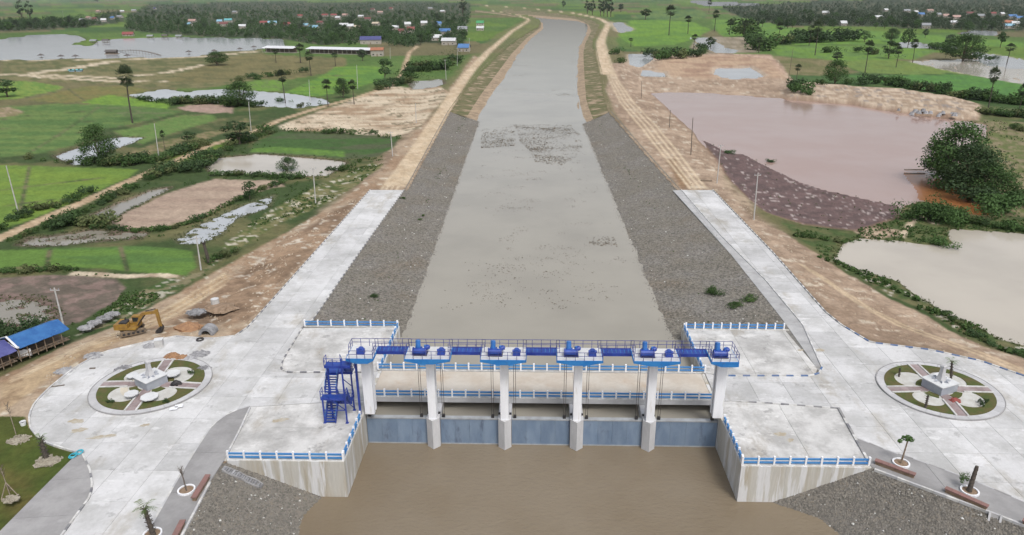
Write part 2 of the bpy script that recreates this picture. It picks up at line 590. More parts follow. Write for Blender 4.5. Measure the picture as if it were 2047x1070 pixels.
# ------------------------------------------------------------------ the ground: one graded sheet, cut into its fields, tracks and ponds
na, nd = 880, 740
ang = np.linspace(rad(-50), rad(50), na)
inv = np.linspace(1 / 42.0, 1 / 14000.0, nd)
D0 = 1 / inv
gx = (CX + np.outer(D0, np.sin(ang))).ravel()
gy = (CY + np.outer(D0, np.cos(ang))).ravel()
gd = np.repeat(D0, na)
wa = np.clip(gd * .004, .35, 5)
wx = gx + (fbm(gx / (6 * wa), gy / (6 * wa), 3, 3) - .5) * 1.9 * wa
wy = gy + (fbm(gx / (6 * wa), gy / (6 * wa), 3, 9) - .5) * 1.9 * wa
N1 = fbm(gx / 14, gy / 14, 5, 21)
N2 = fbm(gx / 2.2, gy / 2.2, 4, 31)
N3 = fbm(gx / 60, gy / 60, 4, 41)
ST = fbm(gx / 30, gy / 4, 4, 51)


def lerp3(a, b, t):
    return np.array(a)[None, :] * (1 - t[:, None]) + np.array(b)[None, :] * t[:, None]


SCRUB, OLIVE, BRIGHT, MID, DEEP = (.045, .072, .024), (.125, .12, .055), (.125, .21, .035), (.082, .15, .034), (.05, .11, .030)
TAN, BROWN, SAND, MAUVE, MUD, REDD = (.365, .285, .205), (.215, .158, .11), (.52, .44, .33), (.30, .225, .175), (.14, .10, .085), (.36, .235, .155)
DRY = (.19, .165, .085)
C = lerp3(SCRUB, OLIVE, sst(.42, .68, N1))
C = lerp3((0, 0, 0), (1, 1, 1), np.ones_like(gx)) * C
# far plain: parcels of different green
cell = _h(np.floor((wx + wy * .25) / 130), np.floor((wy - wx * .2) / 210), 3)
par = np.where(cell[:, None] < .4, np.array(MID)[None], np.where(cell[:, None] < .62, np.array(BRIGHT)[None] * .9, np.where(cell[:, None] < .8, np.array(DRY)[None] * .8, np.array(DEEP)[None])))
ff = sst(330, 560, gd)[:, None] * .8
C = C * (1 - ff) + par * ff * (.75 + .5 * N3[:, None])

Z0 = np.full(gx.shape, ZP)
dh = sdf(wx, wy, HIGH)
Z0 = -0.08 + (ZP + .08) * sst(.6, 15, dh) + (N2 - .5) * .25 * sst(0, 4, dh) + (N1 - .5) * .7 * sst(3, 16, dh) * sst(260, 120, gd)
Z0 = np.where(dh < 0, -.08, Z0)
OBJ = np.zeros(gx.shape, int)
names = [('ground', None)]
PONDS = []


def paint(name, pts, c1, c2, z=ZP, st=None, lohi=(.4, .62), soft=1.0, amt=1.0, dz=0.0, label=None, speck=None):
    poly = G(pts, z)
    xs = [p[0] for p in poly]
    ys = [p[1] for p in poly]
    m = (max(xs) - min(xs)) * .05 + 15
    idx = np.where((gx > min(xs) - m) & (gx < max(xs) + m) & (gy > min(ys) - m) & (gy < max(ys) + m))[0]
    d = sdf(wx[idx], wy[idx], poly)
    w = np.clip(gd[idx] * .003, .35, 4) * soft
    k = sst(1, -1, d / w) * amt
    f = (N2 if st is None else st)[idx]
    if name == 'paddy_field':
        c1, c2 = tuple(x * k_ + .014 for x, k_ in zip(c1, (1.25, 1.08, 1.1))), tuple(x * k_ + .014 for x, k_ in zip(c2, (1.28, 1.12, 1.15)))
    col = lerp3(c1, c2, sst(lohi[0], lohi[1], f))
    if speck:
        sp = sst(speck[1] - .12, speck[1] + .02, fbm(gx[idx] / speck[2] + 3 * N2[idx], gy[idx] / speck[2] + 2 * N1[idx], 2, 77))[:, None] * .85
        col = col * (1 - sp) + np.array(speck[0])[None] * sp
    C[idx] = C[idx] * (1 - k[:, None]) + col * k[:, None]
    if dz:
        Z0[idx] += dz * k
    if name:
        names.append((name, label))
        OBJ[idx[d < 0]] = len(names) - 1
    return poly


def line(name, pts, wpx, c1, c2, z=ZP, **kw):
    """a track: centre line with its width in metres"""
    g = [P(u, v, z).to_2d() for u, v in pts]
    lft, rgt = [], []
    for i, p in enumerate(g):
        a = g[max(i - 1, 0)]
        b = g[min(i + 1, len(g) - 1)]
        t = (b - a).normalized()
        nn = Vector((-t.y, t.x)) * wpx / 2
        lft.append(p + nn)
        rgt.append(p - nn)
    pl = lft + rgt[::-1]
    xs = [p[0] for p in pl]
    ys = [p[1] for p in pl]
    idx = np.where((gx > min(xs) - 15) & (gx < max(xs) + 15) & (gy > min(ys) - 15) & (gy < max(ys) + 15))[0]
    d = sdf(wx[idx] * .25 + gx[idx] * .75, wy[idx] * .25 + gy[idx] * .75, pl)
    w = np.clip(gd[idx] * .002, .3, 3)
    k = sst(1, -1, d / w)[:, None]
    col = lerp3(c1, c2, sst(.35, .65, N2[idx]))
    C[idx] = C[idx] * (1 - k) + col * k
    if name:
        names.append((name, None))
        OBJ[idx[d < 0]] = len(names) - 1


def pond(pts, mat, z=ZP, rim=MUD, label=None, deep=.75):
    zl = z - .3
    poly = G(pts, zl)
    xs = [p[0] for p in poly]
    ys = [p[1] for p in poly]
    m = 25
    idx = np.where((gx > min(xs) - m) & (gx < max(xs) + m) & (gy > min(ys) - m) & (gy < max(ys) + m))[0]
    d = sdf(wx[idx], wy[idx], poly)
    w = np.clip(gd[idx] * .004, .7, 6)
    k = sst(1.3, -1.0, d / w)
    tgt = zl - deep
    if deep < .5:
        tgt = tgt + (fbm(gx[idx] / 3.2, gy[idx] / 1.6, 4, 91) - .37) * 1.7
    Z0[idx] = Z0[idx] * (1 - k) + tgt * k
    kr = (sst(2.2, .2, d / w))[:, None] * .8
    C[idx] = C[idx] * (1 - kr) + np.array(rim)[None] * kr * (.7 + .6 * N2[idx][:, None])
    PONDS.append((idx[d < 2.0 * w], zl + .013 * len(PONDS), mat, label))


# the embankment itself is bare earth
k_ = (sst(11, 5, dh + (N1 - .5) * 9) * sst(520, 260, gd))[:, None]
C = C * (1 - k_) + lerp3(TAN, BROWN, sst(.36, .62, .5 * N1 + .5 * N2)) * k_
k_ = (sst(10, 3, dh + (N1 - .5) * 9) * sst(260, 420, gd) * .6)[:, None]
C = C * (1 - k_) + lerp3(DRY, OLIVE, N1) * k_
# ---- left of the canal
paint('grass_field', [(0, 118), (120, 116), (330, 113), (430, 103), (520, 98), (560, 150), (500, 162), (400, 178), (260, 172), (130, 165), (0, 162)], (.17, .155, .075), (.10, .11, .045), st=ST)
for pts, w in (([(0, 149), (100, 151), (230, 156), (330, 146), (420, 128)], 9), ([(60, 147), (150, 136), (228, 122)], 13), ([(330, 117), (420, 112), (520, 102)], 13), ([(60, 153), (250, 164), (330, 162), (430, 153)], 8), ([(0, 121), (200, 119), (330, 117)], 10)):
    line(None, pts, w, SAND, (.38, .32, .22))
paint('dry_field', [(428, 122), (512, 108), (600, 113), (692, 116), (692, 131), (660, 146), (560, 162), (512, 157), (400, 167), (330, 162)], (.165, .145, .065), (.12, .115, .05), st=ST)
paint('paddy_field', [(30, 163), (60, 163), (128, 173), (118, 180), (70, 190), (32, 199), (-60, 202), (-60, 165)], BRIGHT, (.08, .17, .025))
paint('dry_field', [(60, 199), (128, 181), (170, 173), (262, 173), (300, 180), (255, 190), (170, 203), (120, 206), (60, 201)], (.17, .15, .055), (.14, .145, .05), st=ST)
paint('paddy_field', [(160, 204), (215, 190), (290, 200), (340, 209), (330, 218), (250, 212), (165, 206)], (.105, .22, .02), (.085, .18, .022))
paint('paddy_field', [(-80, 222), (20, 212), (120, 208), (220, 209), (300, 215), (365, 223), (330, 233), (262, 249), (205, 259), (150, 291), (90, 305), (-80, 322)], MID, (.05, .115, .024), st=ST, lohi=(.42, .6))
paint('grass_field', [(170, 212), (260, 213), (350, 222), (320, 232), (262, 242), (240, 228)], (.12, .145, .065), (.08, .14, .04), st=ST)
paint('bare_field', [(-40, 217), (20, 215), (50, 224), (30, 232), (-40, 236)], (.30, .23, .16), DRY)
paint('paddy_field', [(265, 256), (370, 229), (420, 229), (430, 240), (320, 275), (285, 290), (225, 263)], (.07, .15, .03), MID)
paint('dry_field', [(225, 316), (300, 291), (350, 276), (440, 259), (490, 236), (503, 240), (430, 271), (330, 301), (260, 322)], (.20, .165, .09), (.11, .12, .045))
paint('paddy_field', [(-80, 330), (60, 331), (200, 336), (277, 339), (256, 356), (150, 402), (60, 441), (-80, 482)], (.105, .19, .022), (.085, .165, .022), st=ST)
paint('grass_verge', [(322, 322), (400, 292), (455, 277), (470, 286), (400, 311), (330, 336)], (.09, .16, .025), (.11, .15, .03))
paint('bare_field', [(208, 451), (260, 421), (340, 386), (400, 366), (430, 358), (495, 360), (560, 362), (566, 373), (500, 386), (450, 411), (400, 436), (330, 453), (270, 461), (230, 459)], MAUVE, (.36, .28, .215), st=ST, dz=.05)
paint('paddy_field', [(-60, 503), (100, 497), (300, 492), (385, 502), (392, 535), (370, 552), (250, 541), (100, 531), (-60, 541)], (.07, .155, .022), (.05, .12, .022), st=ST)
paint('mud_flat', [(-60, 560), (100, 549), (230, 556), (250, 575), (230, 602), (160, 642), (130, 652), (-60, 660)], (.20, .145, .125), (.12, .10, .08), lohi=(.35, .6))
line(None, [(140, 546), (250, 552), (330, 550), (350, 556)], 2.2, SAND, TAN)
paint('mixed_field', [(505, 286), (560, 262), (640, 267), (800, 274), (790, 300), (760, 316), (690, 318), (560, 308), (500, 306)], (.05, .10, .028), (.075, .09, .045), st=ST)
paint('paddy_field', [(505, 296), (560, 294), (690, 303), (690, 314), (560, 306), (500, 304)], (.075, .17, .022), (.06, .14, .022))
paint('sand_flat', [(555, 252), (640, 222), (720, 195), (770, 174), (880, 175), (900, 190), (862, 230), (842, 262), (800, 275), (640, 262), (560, 260)], SAND, (.30, .215, .14), lohi=(.42, .68), st=.5 * ST + .5 * N1, speck=((.14, .12, .07), .74, 7.0))
paint('bare_field', [(353, 215), (400, 207), (470, 212), (466, 226), (410, 226), (363, 220)], (.34, .24, .2), MAUVE)
paint('paddy_field', [(560, 190), (600, 172), (645, 152), (668, 134), (760, 133), (770, 150), (765, 160), (690, 181), (640, 193), (570, 191)], (.09, .20, .02), (.06, .155, .022), st=ST)
paint('paddy_field', [(450, 173), (512, 162), (575, 158), (562, 181), (512, 184), (470, 180)], (.085, .19, .022), MID)
paint('scrub_belt', [(440, 492), (540, 416), (640, 366), (740, 326), (768, 335), (720, 372), (640, 412), (560, 442), (480, 492)], (.17, .16, .075), (.075, .10, .03), lohi=(.38, .6), z=-1.2, speck=((.5, .46, .38), .72, 1.3))
paint('scrub_belt', [(180, 642), (230, 602), (330, 556), (400, 541), (445, 500), (462, 502), (400, 548), (330, 590), (230, 640), (150, 668)], (.19, .17, .1), (.05, .085, .025), lohi=(.4, .56), z=-1.2, speck=((.42, .4, .33), .72, 1.0))
D1 = [(-60, 770), (60, 715), (130, 682), (230, 636), (340, 581), (440, 526), (560, 461), (660, 411), (760, 346), (800, 301), (830, 266), (878, 222), (905, 170), (950, 112), (962, 118), (925, 175), (897, 224), (808, 380), (740, 380), (495, 655), (470, 672), (380, 672), (300, 682), (150, 736), (90, 782), (60, 812), (56, 836), (-60, 836)]
paint('dirt_ground', D1, TAN, (.27, .185, .12), z=-.35, lohi=(.36, .62), st=.45 * N1 + .55 * N2, speck=((.52, .47, .38), .82, 1.6))
paint(None, [(560, 478), (650, 430), (735, 388), (622, 512), (500, 645), (440, 642), (330, 648), (380, 590), (470, 540)], (.175, .12, .08), (.30, .21, .14), z=-.3, lohi=(.35, .6), st=.6 * N1 + .4 * N2, soft=3, speck=((.55, .5, .42), .78, 1.8))
paint(None, [(0, 760), (150, 700), (240, 655), (340, 600), (450, 535), (460, 548), (350, 622), (250, 680), (150, 728), (60, 790), (0, 830)], (.40, .30, .19), (.30, .215, .135), z=-.5, soft=2)
for o_ in (0, 14, 26):
    line(None, [(20, 752 + o_ * .4), (140, 700 + o_ * .4), (240, 654 + o_ * .6), (340, 602 + o_ * .8), (450, 536 + o_ * .9)], .55, (.50, .41, .29), (.45, .35, .24), z=-.6)
for du in (-14, -4, 6, 17):
    line(None, [(775 + du, 380), (835 + du * .8, 300), (868 + du * .7, 252), (895 + du * .6, 205), (930 + du * .5, 152), (965 + du * .4, 115)], .7, (.56, .47, .35), (.5, .41, .29), z=-.08)
line('dirt_road', [(-60, 502), (0, 476), (100, 432), (180, 398), (265, 360), (345, 325), (420, 290), (500, 268), (560, 240), (640, 215), (720, 193), (780, 172), (803, 150), (811, 125), (818, 105), (835, 92)], 3.8, (.47, .36, .245), (.36, .265, .17))
line('dirt_road', [(790, 372), (830, 310), (868, 252), (900, 200), (938, 145), (978, 102), (1022, 64), (1052, 45), (1058, 39), (1030, 29), (985, 22)], 6.5, (.52, .42, .30), (.44, .34, .23), z=-.08)
pond([(115, 313), (170, 293), (215, 278), (245, 275), (282, 277), (265, 286), (215, 301), (170, 328), (150, 329), (128, 319)], 'w_lake')
pond([(176, 437), (200, 425), (260, 400), (310, 382), (337, 377), (325, 386), (270, 411), (235, 431), (200, 444)], 'w_pond', rim=(.24, .17, .15))
pond([(413, 331), (440, 318), (512, 310), (560, 313), (692, 325), (680, 336), (650, 351), (600, 353), (500, 346), (430, 349)], 'w_beige')
pond([(40, 491), (60, 478), (150, 469), (180, 462), (292, 467), (280, 478), (170, 487), (90, 494)], 'w_pond', deep=.42)
pond([(355, 481), (400, 450), (470, 421), (510, 405), (542, 394), (532, 416), (470, 441), (440, 471), (400, 489), (360, 488)], 'w_lake', deep=.38, rim=(.12, .12, .07))
pond([(-60, 600), (60, 601), (95, 613), (112, 630), (92, 642), (60, 648), (20, 645), (-60, 655)], 'w_pond', deep=.45)
pond([(820, 165), (880, 160), (886, 172), (825, 179)], 'w_pond')
pond([(262, 191), (330, 180), (372, 187), (392, 183), (450, 180), (500, 183), (590, 190), (650, 200), (656, 207), (600, 215), (520, 212), (480, 206), (430, 204), (400, 196), (350, 193), (300, 201)], 'w_lake', rim=(.07, .09, .03))
pond([(-80, 84), (0, 80), (60, 73), (110, 70), (150, 72), (168, 80), (135, 89), (150, 92), (188, 93), (200, 83), (260, 78), (340, 76), (512, 78), (560, 80), (567, 95), (520, 98), (440, 103), (400, 111), (330, 115), (240, 115), (120, 118), (-80, 121)], 'w_lake', rim=(.06, .075, .03))
for pts in ([(0, 258), (120, 246), (240, 240), (330, 233)], [(60, 305), (130, 262), (200, 212)], [(0, 284), (90, 276), (180, 262)], [(0, 240), (80, 228), (190, 222), (280, 222)], [(265, 256), (370, 229)], [(0, 380), (110, 366), (210, 356)], [(60, 332), (40, 420)],
            [(0, 415), (90, 400), (150, 398)], [(205, 259), (262, 249), (330, 233), (420, 229)], [(150, 291), (225, 263), (285, 290)], [(30, 199), (128, 181)], [(100, 497), (95, 531)], [(240, 494), (255, 541)], [(600, 172), (690, 181)], [(645, 152), (765, 150)], [(130, 173), (170, 203)]):
    line(None, pts, 1.0, (.05, .075, .028), (.14, .125, .07))
for pts in ([(1262, 60), (1400, 62)], [(1440, 52), (1600, 72), (1760, 76)], [(1560, 100), (1700, 104), (1850, 108)], [(1660, 92), (1690, 120)], [(1760, 92), (1770, 121)], [(1300, 30), (1420, 28)], [(1830, 151), (1960, 172), (2047, 184)], [(1500, 40), (1480, 70)]):
    line(None, pts, 1.6, (.045, .07, .028), (.12, .11, .06))
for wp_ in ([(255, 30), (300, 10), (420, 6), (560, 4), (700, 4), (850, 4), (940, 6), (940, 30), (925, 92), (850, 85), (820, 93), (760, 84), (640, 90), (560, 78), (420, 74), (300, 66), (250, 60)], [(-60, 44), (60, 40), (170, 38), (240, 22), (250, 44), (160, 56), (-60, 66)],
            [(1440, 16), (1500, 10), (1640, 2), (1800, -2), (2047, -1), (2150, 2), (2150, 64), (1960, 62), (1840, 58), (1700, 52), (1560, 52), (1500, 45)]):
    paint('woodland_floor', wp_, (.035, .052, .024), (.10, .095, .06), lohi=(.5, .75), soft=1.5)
# ---- right of the canal
paint('paddy_field', [(1235, 72), (1262, 40), (1380, 42), (1422, 60), (1392, 76), (1342, 91), (1268, 92)], (.095, .21, .02), (.07, .165, .022), st=ST)
paint('paddy_field', [(1260, 36), (1300, 24), (1400, 20), (1420, 34), (1380, 41)], MID, DEEP, st=ST)
paint('paddy_field', [(1420, 40), (1500, 38), (1600, 60), (1760, 64), (1900, 74), (2047, 84), (2047, 95), (1800, 88), (1600, 90), (1440, 72)], (.085, .19, .022), (.065, .155, .025), st=ST)
paint('paddy_field', [(1530, 92), (1700, 92), (1880, 98), (1830, 118), (1720, 122), (1660, 120), (1560, 112)], (.085, .185, .022), (.07, .15, .03), st=ST)
paint('paddy_field', [(1660, 120), (1830, 122), (1920, 146), (1830, 150), (1730, 146)], (.10, .165, .03), (.085, .15, .03), st=ST)
paint('paddy_field', [(1700, 152), (1820, 151), (1950, 150), (2100, 168), (2100, 210), (1960, 194), (1830, 178), (1760, 168)], (.055, .165, .024), (.045, .135, .026), st=ST)
paint('dry_field', [(1545, 112), (1660, 120), (1722, 146), (1620, 152), (1560, 150)], (.18, .155, .08), (.12, .125, .05), st=ST)
paint('bare_field', [(1392, 76), (1480, 73), (1510, 80), (1522, 104), (1420, 109), (1378, 96)], (.20, .17, .115), (.28, .24, .18), st=ST)
paint('dirt_ground', [(1222, 130), (1308, 112), (1390, 106), (1480, 106), (1556, 118), (1575, 150), (1600, 172), (1700, 175), (1800, 181), (1900, 196), (1962, 211), (1958, 238), (1900, 240), (1800, 227), (1700, 211), (1560, 199), (1400, 188), (1310, 187), (1330, 208), (1380, 258), (1412, 292), (1452, 332), (1442, 372), (1500, 440), (1570, 468), (1640, 510), (1700, 545), (1780, 590), (1850, 622), (1960, 692), (2120, 745), (2120, 790), (1960, 724), (1860, 702), (1740, 687), (1680, 652), (1620, 592), (1545, 507), (1425, 382), (1362, 382), (1290, 302), (1225, 224), (1212, 180)], (.375, .285, .21), (.255, .185, .132), z=-.9, lohi=(.38, .64), st=.5 * N1 + .5 * N2, speck=((.5, .43, .34), .80, 2.2))
paint(None, [(1410, 109), (1540, 109), (1572, 150), (1500, 162), (1410, 152), (1380, 130)], (.36, .25, .185), (.28, .20, .145), speck=((.47, .34, .26), .6, 5.))
paint('earth_mound', [(1568, 170), (1620, 168), (1700, 175), (1800, 181), (1900, 196), (1958, 211), (1952, 234), (1900, 238), (1800, 225), (1700, 208), (1580, 199)], (.46, .37, .28), (.30, .225, .16), dz=1.6, soft=2.5, speck=((.2, .18, .17), .78, 3.))
paint('earth_mound', [(1320, 120), (1400, 112), (1470, 112), (1540, 120), (1570, 160), (1480, 150), (1400, 160), (1310, 150)], (.40, .29, .2), (.30, .20, .14), dz=1.0, soft=3, st=N1)
paint(None, [(1332, 320), (1352, 318), (1382, 372), (1362, 380), (1345, 350)], (.26, .17, .1), (.20, .13, .08), z=-.2, soft=1.5)
paint('scrub_belt', [(1560, 448), (1700, 462), (1800, 440), (1960, 440), (2120, 440), (2120, 478), (1905, 462), (1880, 496), (1720, 482), (1690, 492), (1660, 522), (1580, 470)], (.10, .11, .045), (.06, .09, .03), st=N2)
paint(None, [(1700, 458), (1760, 452), (1800, 462), (1790, 474), (1730, 478)], TAN, BROWN)
line(None, [(1800, 476), (1825, 440), (1838, 430), (1870, 448)], 1.6, SAND, TAN)
paint('scrub_belt', [(1665, 522), (1700, 536), (1760, 551), (1800, 566), (1850, 601), (1900, 636), (1950, 651), (2120, 712), (2120, 742), (1960, 690), (1850, 620), (1780, 590), (1700, 545), (1640, 512)], (.13, .125, .06), (.06, .09, .03), st=N2, speck=((.5, .46, .4), .8, 1.2))
line(None, [(1620, 540), (1740, 610), (1850, 660), (2047, 745)], .8, (.46, .36, .25), (.4, .31, .21), z=-.5)
line(None, [(1600, 530), (1720, 606), (1850, 668), (2047, 752)], .8, (.46, .36, .25), (.4, .31, .21), z=-.5)
paint('scrub_belt', [(1960, 240), (2120, 250), (2120, 440), (1990, 430), (1940, 380), (1920, 300)], (.11, .13, .045), (.20, .17, .1), st=N2)
for du in (-12, -2, 9, 20):
    line(None, [(1392 + du, 378), (1345 + du, 318), (1292 + du, 252), (1250 + du * .8, 205), (1222 + du * .5, 155), (1208 + du * .4, 112), (1203 + du * .3, 86), (1208 + du * .2, 68)], .8, (.56, .46, .33), (.5, .4, .28), z=-.08)
line('dirt_road', [(1215, 150), (1204, 115), (1200, 85), (1208, 66), (1216, 48), (1200, 38), (1150, 27), (1060, 17), (1000, 13), (950, 10)], 9, (.53, .43, .31), (.45, .35, .24), z=-.08)
pond([(1305, 187), (1400, 187), (1560, 199), (1700, 211), (1800, 227), (1900, 239), (1962, 250), (1965, 275), (1930, 300), (1905, 340), (1905, 372), (1940, 400), (1978, 430), (1950, 428), (1880, 410), (1840, 400), (1805, 412), (1790, 436), (1707, 462), (1612, 450), (1536, 430), (1500, 401), (1462, 366), (1448, 340), (1420, 300), (1380, 258), (1330, 210)], 'w_pink', rim=(.22, .14, .10), label='lake')
pond([(1828, 350), (1850, 352), (1880, 366), (1900, 372), (1935, 400), (1975, 430), (1945, 427), (1890, 412), (1852, 398), (1846, 372)], 'w_reflection', rim=(.3, .16, .08))  # sheet paints the thicket's reflection, where the lake mirrors no sky
paint('mud_flat', [(1400, 276), (1453, 304), (1486, 309), (1536, 334), (1599, 364), (1662, 384), (1801, 413), (1792, 436), (1707, 463), (1612, 450), (1536, 430), (1500, 401), (1462, 366), (1448, 341), (1420, 301)], (.135, .092, .088), (.105, .075, .072), z=-1.9, dz=.98, soft=.8, speck=((.42, .36, .34), .80, 1.0))
pond([(1665, 521), (1690, 491), (1720, 480), (1800, 485), (1880, 495), (1914, 490), (1896, 466), (1906, 461), (2150, 478), (2150, 720), (2047, 690), (2000, 680), (1950, 650), (1900, 635), (1870, 610), (1850, 600), (1800, 565), (1760, 550), (1700, 535)], 'w_beige', rim=(.13, .12, .06), label='lake')
for pts in ([(1260, 110), (1300, 108), (1302, 119), (1280, 134), (1262, 130)], [(1430, 138), (1500, 136), (1530, 155), (1470, 158), (1425, 152)], [(1290, 143), (1330, 145), (1330, 154), (1285, 153)], [(1222, 46), (1240, 46), (1264, 60), (1235, 66)]):
    pond(pts, 'w_lake', rim=(.4, .33, .26), deep=.6)
pond([(1825, 124), (1960, 120), (2120, 145), (2120, 180), (1990, 158), (1920, 146)], 'w_beige', rim=(.4, .33, .29), deep=.33)
pond([(1945, 105), (2100, 130), (2100, 142), (1990, 131), (1950, 113)], 'w_lake', rim=(.3, .27, .2), deep=.4)
pond([(1800, 86), (1900, 92), (1905, 99), (1805, 95)], 'w_lake', deep=.5)
pond([(1375, 2), (1480, 7), (1535, 11), (1415, 12)], 'w_lake', deep=.7)
pond([(1925, 65), (1985, 65), (1985, 70), (1930, 70)], 'w_lake', deep=.5)
pond([(1392, 77), (1412, 77), (1440, 95), (1478, 104), (1440, 106), (1415, 98)], 'w_lake', deep=.4, rim=(.25, .21, .16))
paint('lawn', GRASS_L, (.07, .085, .02), (.055, .08, .017), z=-.1, lohi=(.35, .65), st=.5 * N1 + .5 * N2, soft=.3)
paint(None, [(0, 930), (40, 945), (80, 990), (30, 1020), (0, 1010)], (.11, .085, .03), (.09, .09, .025), z=-.1, soft=4, amt=.7)

Z0 = np.where(dh < -.2, np.minimum(Z0, -.08), Z0)
for pl in (PLAZA_L, PLAZA_R):
    dp = sdf(gx, gy, pl)
    Z0 = np.where(dp < -.6, np.minimum(Z0, -.45), Z0)
dg = sdf(gx, gy, G(GRASS_L, -.1))
hh_ = sdf(gx, gy, HOLE)
pp_ = np.minimum(sdf(gx, gy, PLAZA_L), sdf(gx, gy, PLAZA_R))
hol = (hh_ < -np.clip(gd * .003, .8, 4)) | (pp_ < -.6) | ((hh_ < .1) & (pp_ < 1.3)) | ((pp_ < .1) & (hh_ < 1.3))
C *= (.80 + .40 * fbm(gx / .9, gy / .9, 3, 61))[:, None]
C = np.clip(C, .004, .8)


def groundmat():
    m, n, b, o = newmat('ground_cover')
    a = n.nodes.new('ShaderNodeAttribute')
    a.attribute_name = 'cover'
    v = pos(n)
    f = nmath(n, 'MULTIPLY_ADD', noise(n, v, 1.7, 5, .7), 1.0, .5)
    f2 = nmath(n, 'MULTIPLY_ADD', noise(n, v, .22, 4, .6), .5, .75)
    n.links.new(mulv(n, a.outputs['Color'], nmath(n, 'MULTIPLY', f, f2)), b.inputs['Base Color'])
    b.inputs['Roughness'].default_value = .95
    b.inputs['Specular IOR Level'].default_value = .2
    bump(n, b, noise(n, v, 1.2, 6, .65), .7, .12)
    return m


MT['ground'] = groundmat()
GI = np.arange(na * nd).reshape(nd, na)
Q = np.stack([GI[:-1, :-1], GI[:-1, 1:], GI[1:, 1:], GI[1:, :-1]], -1).reshape(-1, 4)[:, ::-1]
keep = ~hol[Q].all(1)
Q = Q[keep]
fo = OBJ[Q[:, 0]]
V3 = np.stack([gx, gy, Z0], 1)


def sub(name, q, V, mat, label=None, col=True, kind='structure'):
    u, iv = np.unique(q.ravel(), return_inverse=True)
    me = npmesh(name, V[u], iv.reshape(q.shape), mat, True)
    if col:
        at = me.attributes.new('cover', 'FLOAT_COLOR', 'POINT')
        cc = np.ones((len(u), 4), np.float32)
        cc[:, :3] = C[u]
        at.data.foreach_set('color', cc.ravel())
    return tag(link(name, me), label, None, None, kind)


for k, (nm, lb) in enumerate(names):
    q = Q[fo == k]
    if len(q) > 3:
        sub(nm, q, V3, 'ground', lb)
full = np.zeros(na * nd, bool)
for idx, zl, mat, lb in PONDS:
    full[:] = False
    full[idx] = True
    q = Q[full[Q].any(1)]
    if len(q) < 2:
        continue
    Vp = np.stack([gx, gy, np.full(gx.shape, zl)], 1)
    sub(lb or 'pond', q, Vp, mat, None, False)
dm = MB()
dm.add([(14500 * math.cos(t * math.pi / 24), 14500 * math.sin(t * math.pi / 24), -9) for t in range(48)], [tuple(range(48))])
tag(dm.build('deep_ground', 'soil'), kind='structure')

# canal water above and below the gates
edge = [(-23.45, 2.6), (23.45, 2.6), (23.45, 27.9), (25, 34)] + [(p[0] + 3, p[1]) for p in (P(1165, 250, WU), P(1150, 215, WU))] + \
    [tuple(P(u + 6, v - 1, WU).to_2d()) for u, v in ((1148, 180), (1150, 130), (1152, 100), (1165, 75), (1180, 52), (1165, 43), (1110, 38.5), (1085, 36), (1010, 29))] + \
    [tuple(P(u, v, WU).to_2d()) for u, v in ((1010, 36), (1078, 46), (1080, 58), (1055, 80), (1033, 110), (1003, 160), (978, 195), (950, 243))] + [(-25, 34), (-23.45, 27.9)]
wm = MB()
wm.add([(x, y, WU) for x, y in edge], [tuple(range(len(edge)))])
tag(wm.build('canal_water', 'w_canal'), kind='structure')
wm = MB()
wp = [(-23.5, 2.3), (-23.5, -8.75), (-41, -9), (-90, -160), (110, -160), (42, -8.6), (23.5, -8.55), (23.5, 2.3)]
wm.add([(x, y, WD) for x, y in wp], [tuple(range(len(wp)))])
tag(wm.build('river_water', 'w_down'), kind='structure')


def interp(pl, n):
    """resample a polyline to n points by length"""
    p = [Vector(q) for q in pl]
    L = [0]
    for i in range(1, len(p)):
        L.append(L[-1] + (p[i] - p[i - 1]).length)
    out = []
    for k in range(n):
        t = L[-1] * k / (n - 1)
        i = max(j for j in range(len(p) - 1) if L[j] <= t + 1e-9)
        f = (t - L[i]) / max(1e-9, L[i + 1] - L[i])
        out.append(p[i].lerp(p[i + 1], min(1, f)))
    return out


def atY(pl, ys):
    pl = sorted([(p[1], p[0]) for p in pl])
    return np.interp(ys, [a for a, b in pl], [b for a, b in pl])


def bank(name, top, bot, n, m, mat, zt, zb, rough=.12, sag=0.0, s=1, berm=False):
    """a sloping bank between a top line and a water line; returns the grid"""
    a = np.array([(p[0], p[1]) for p in top])
    b = np.array([(p[0], p[1]) for p in bot])
    t = np.linspace(0, 1, m)[None, :, None]
    g = a[:, None, :] * (1 - t) + b[:, None, :] * t
    tt = t[:, :, 0]
    if berm:
        tt = np.interp(tt, [0, .40, .54, 1], [0, .50, .545, 1])
    z = zt + (zb - zt) * tt + np.zeros((len(a), 1))
    z = z - sag * np.sin(np.pi * t[:, :, 0])
    z = z + (fbm(g[..., 0] / 1.5, g[..., 1] / 1.5, 3, s) - .5) * rough * 2 * np.sin(np.pi * np.clip(t[:, :, 0] * 1.0, 0, 1)) ** .5
    V = np.concatenate([g, z[..., None]], 2)
    I = np.arange(len(a) * m).reshape(len(a), m)
    q = np.stack([I[:-1, :-1], I[:-1, 1:], I[1:, 1:], I[1:, :-1]], -1).reshape(-1, 4)
    V1 = V.reshape(-1, 3)
    e1 = V1[q[0, 1]] - V1[q[0, 0]]
    e2 = V1[q[0, 3]] - V1[q[0, 0]]
    if np.cross(e1, e2)[2] < 0:
        q = q[:, ::-1]
    tag(link(name, npmesh(name, V1, q, mat, True)), kind='structure')
    return V


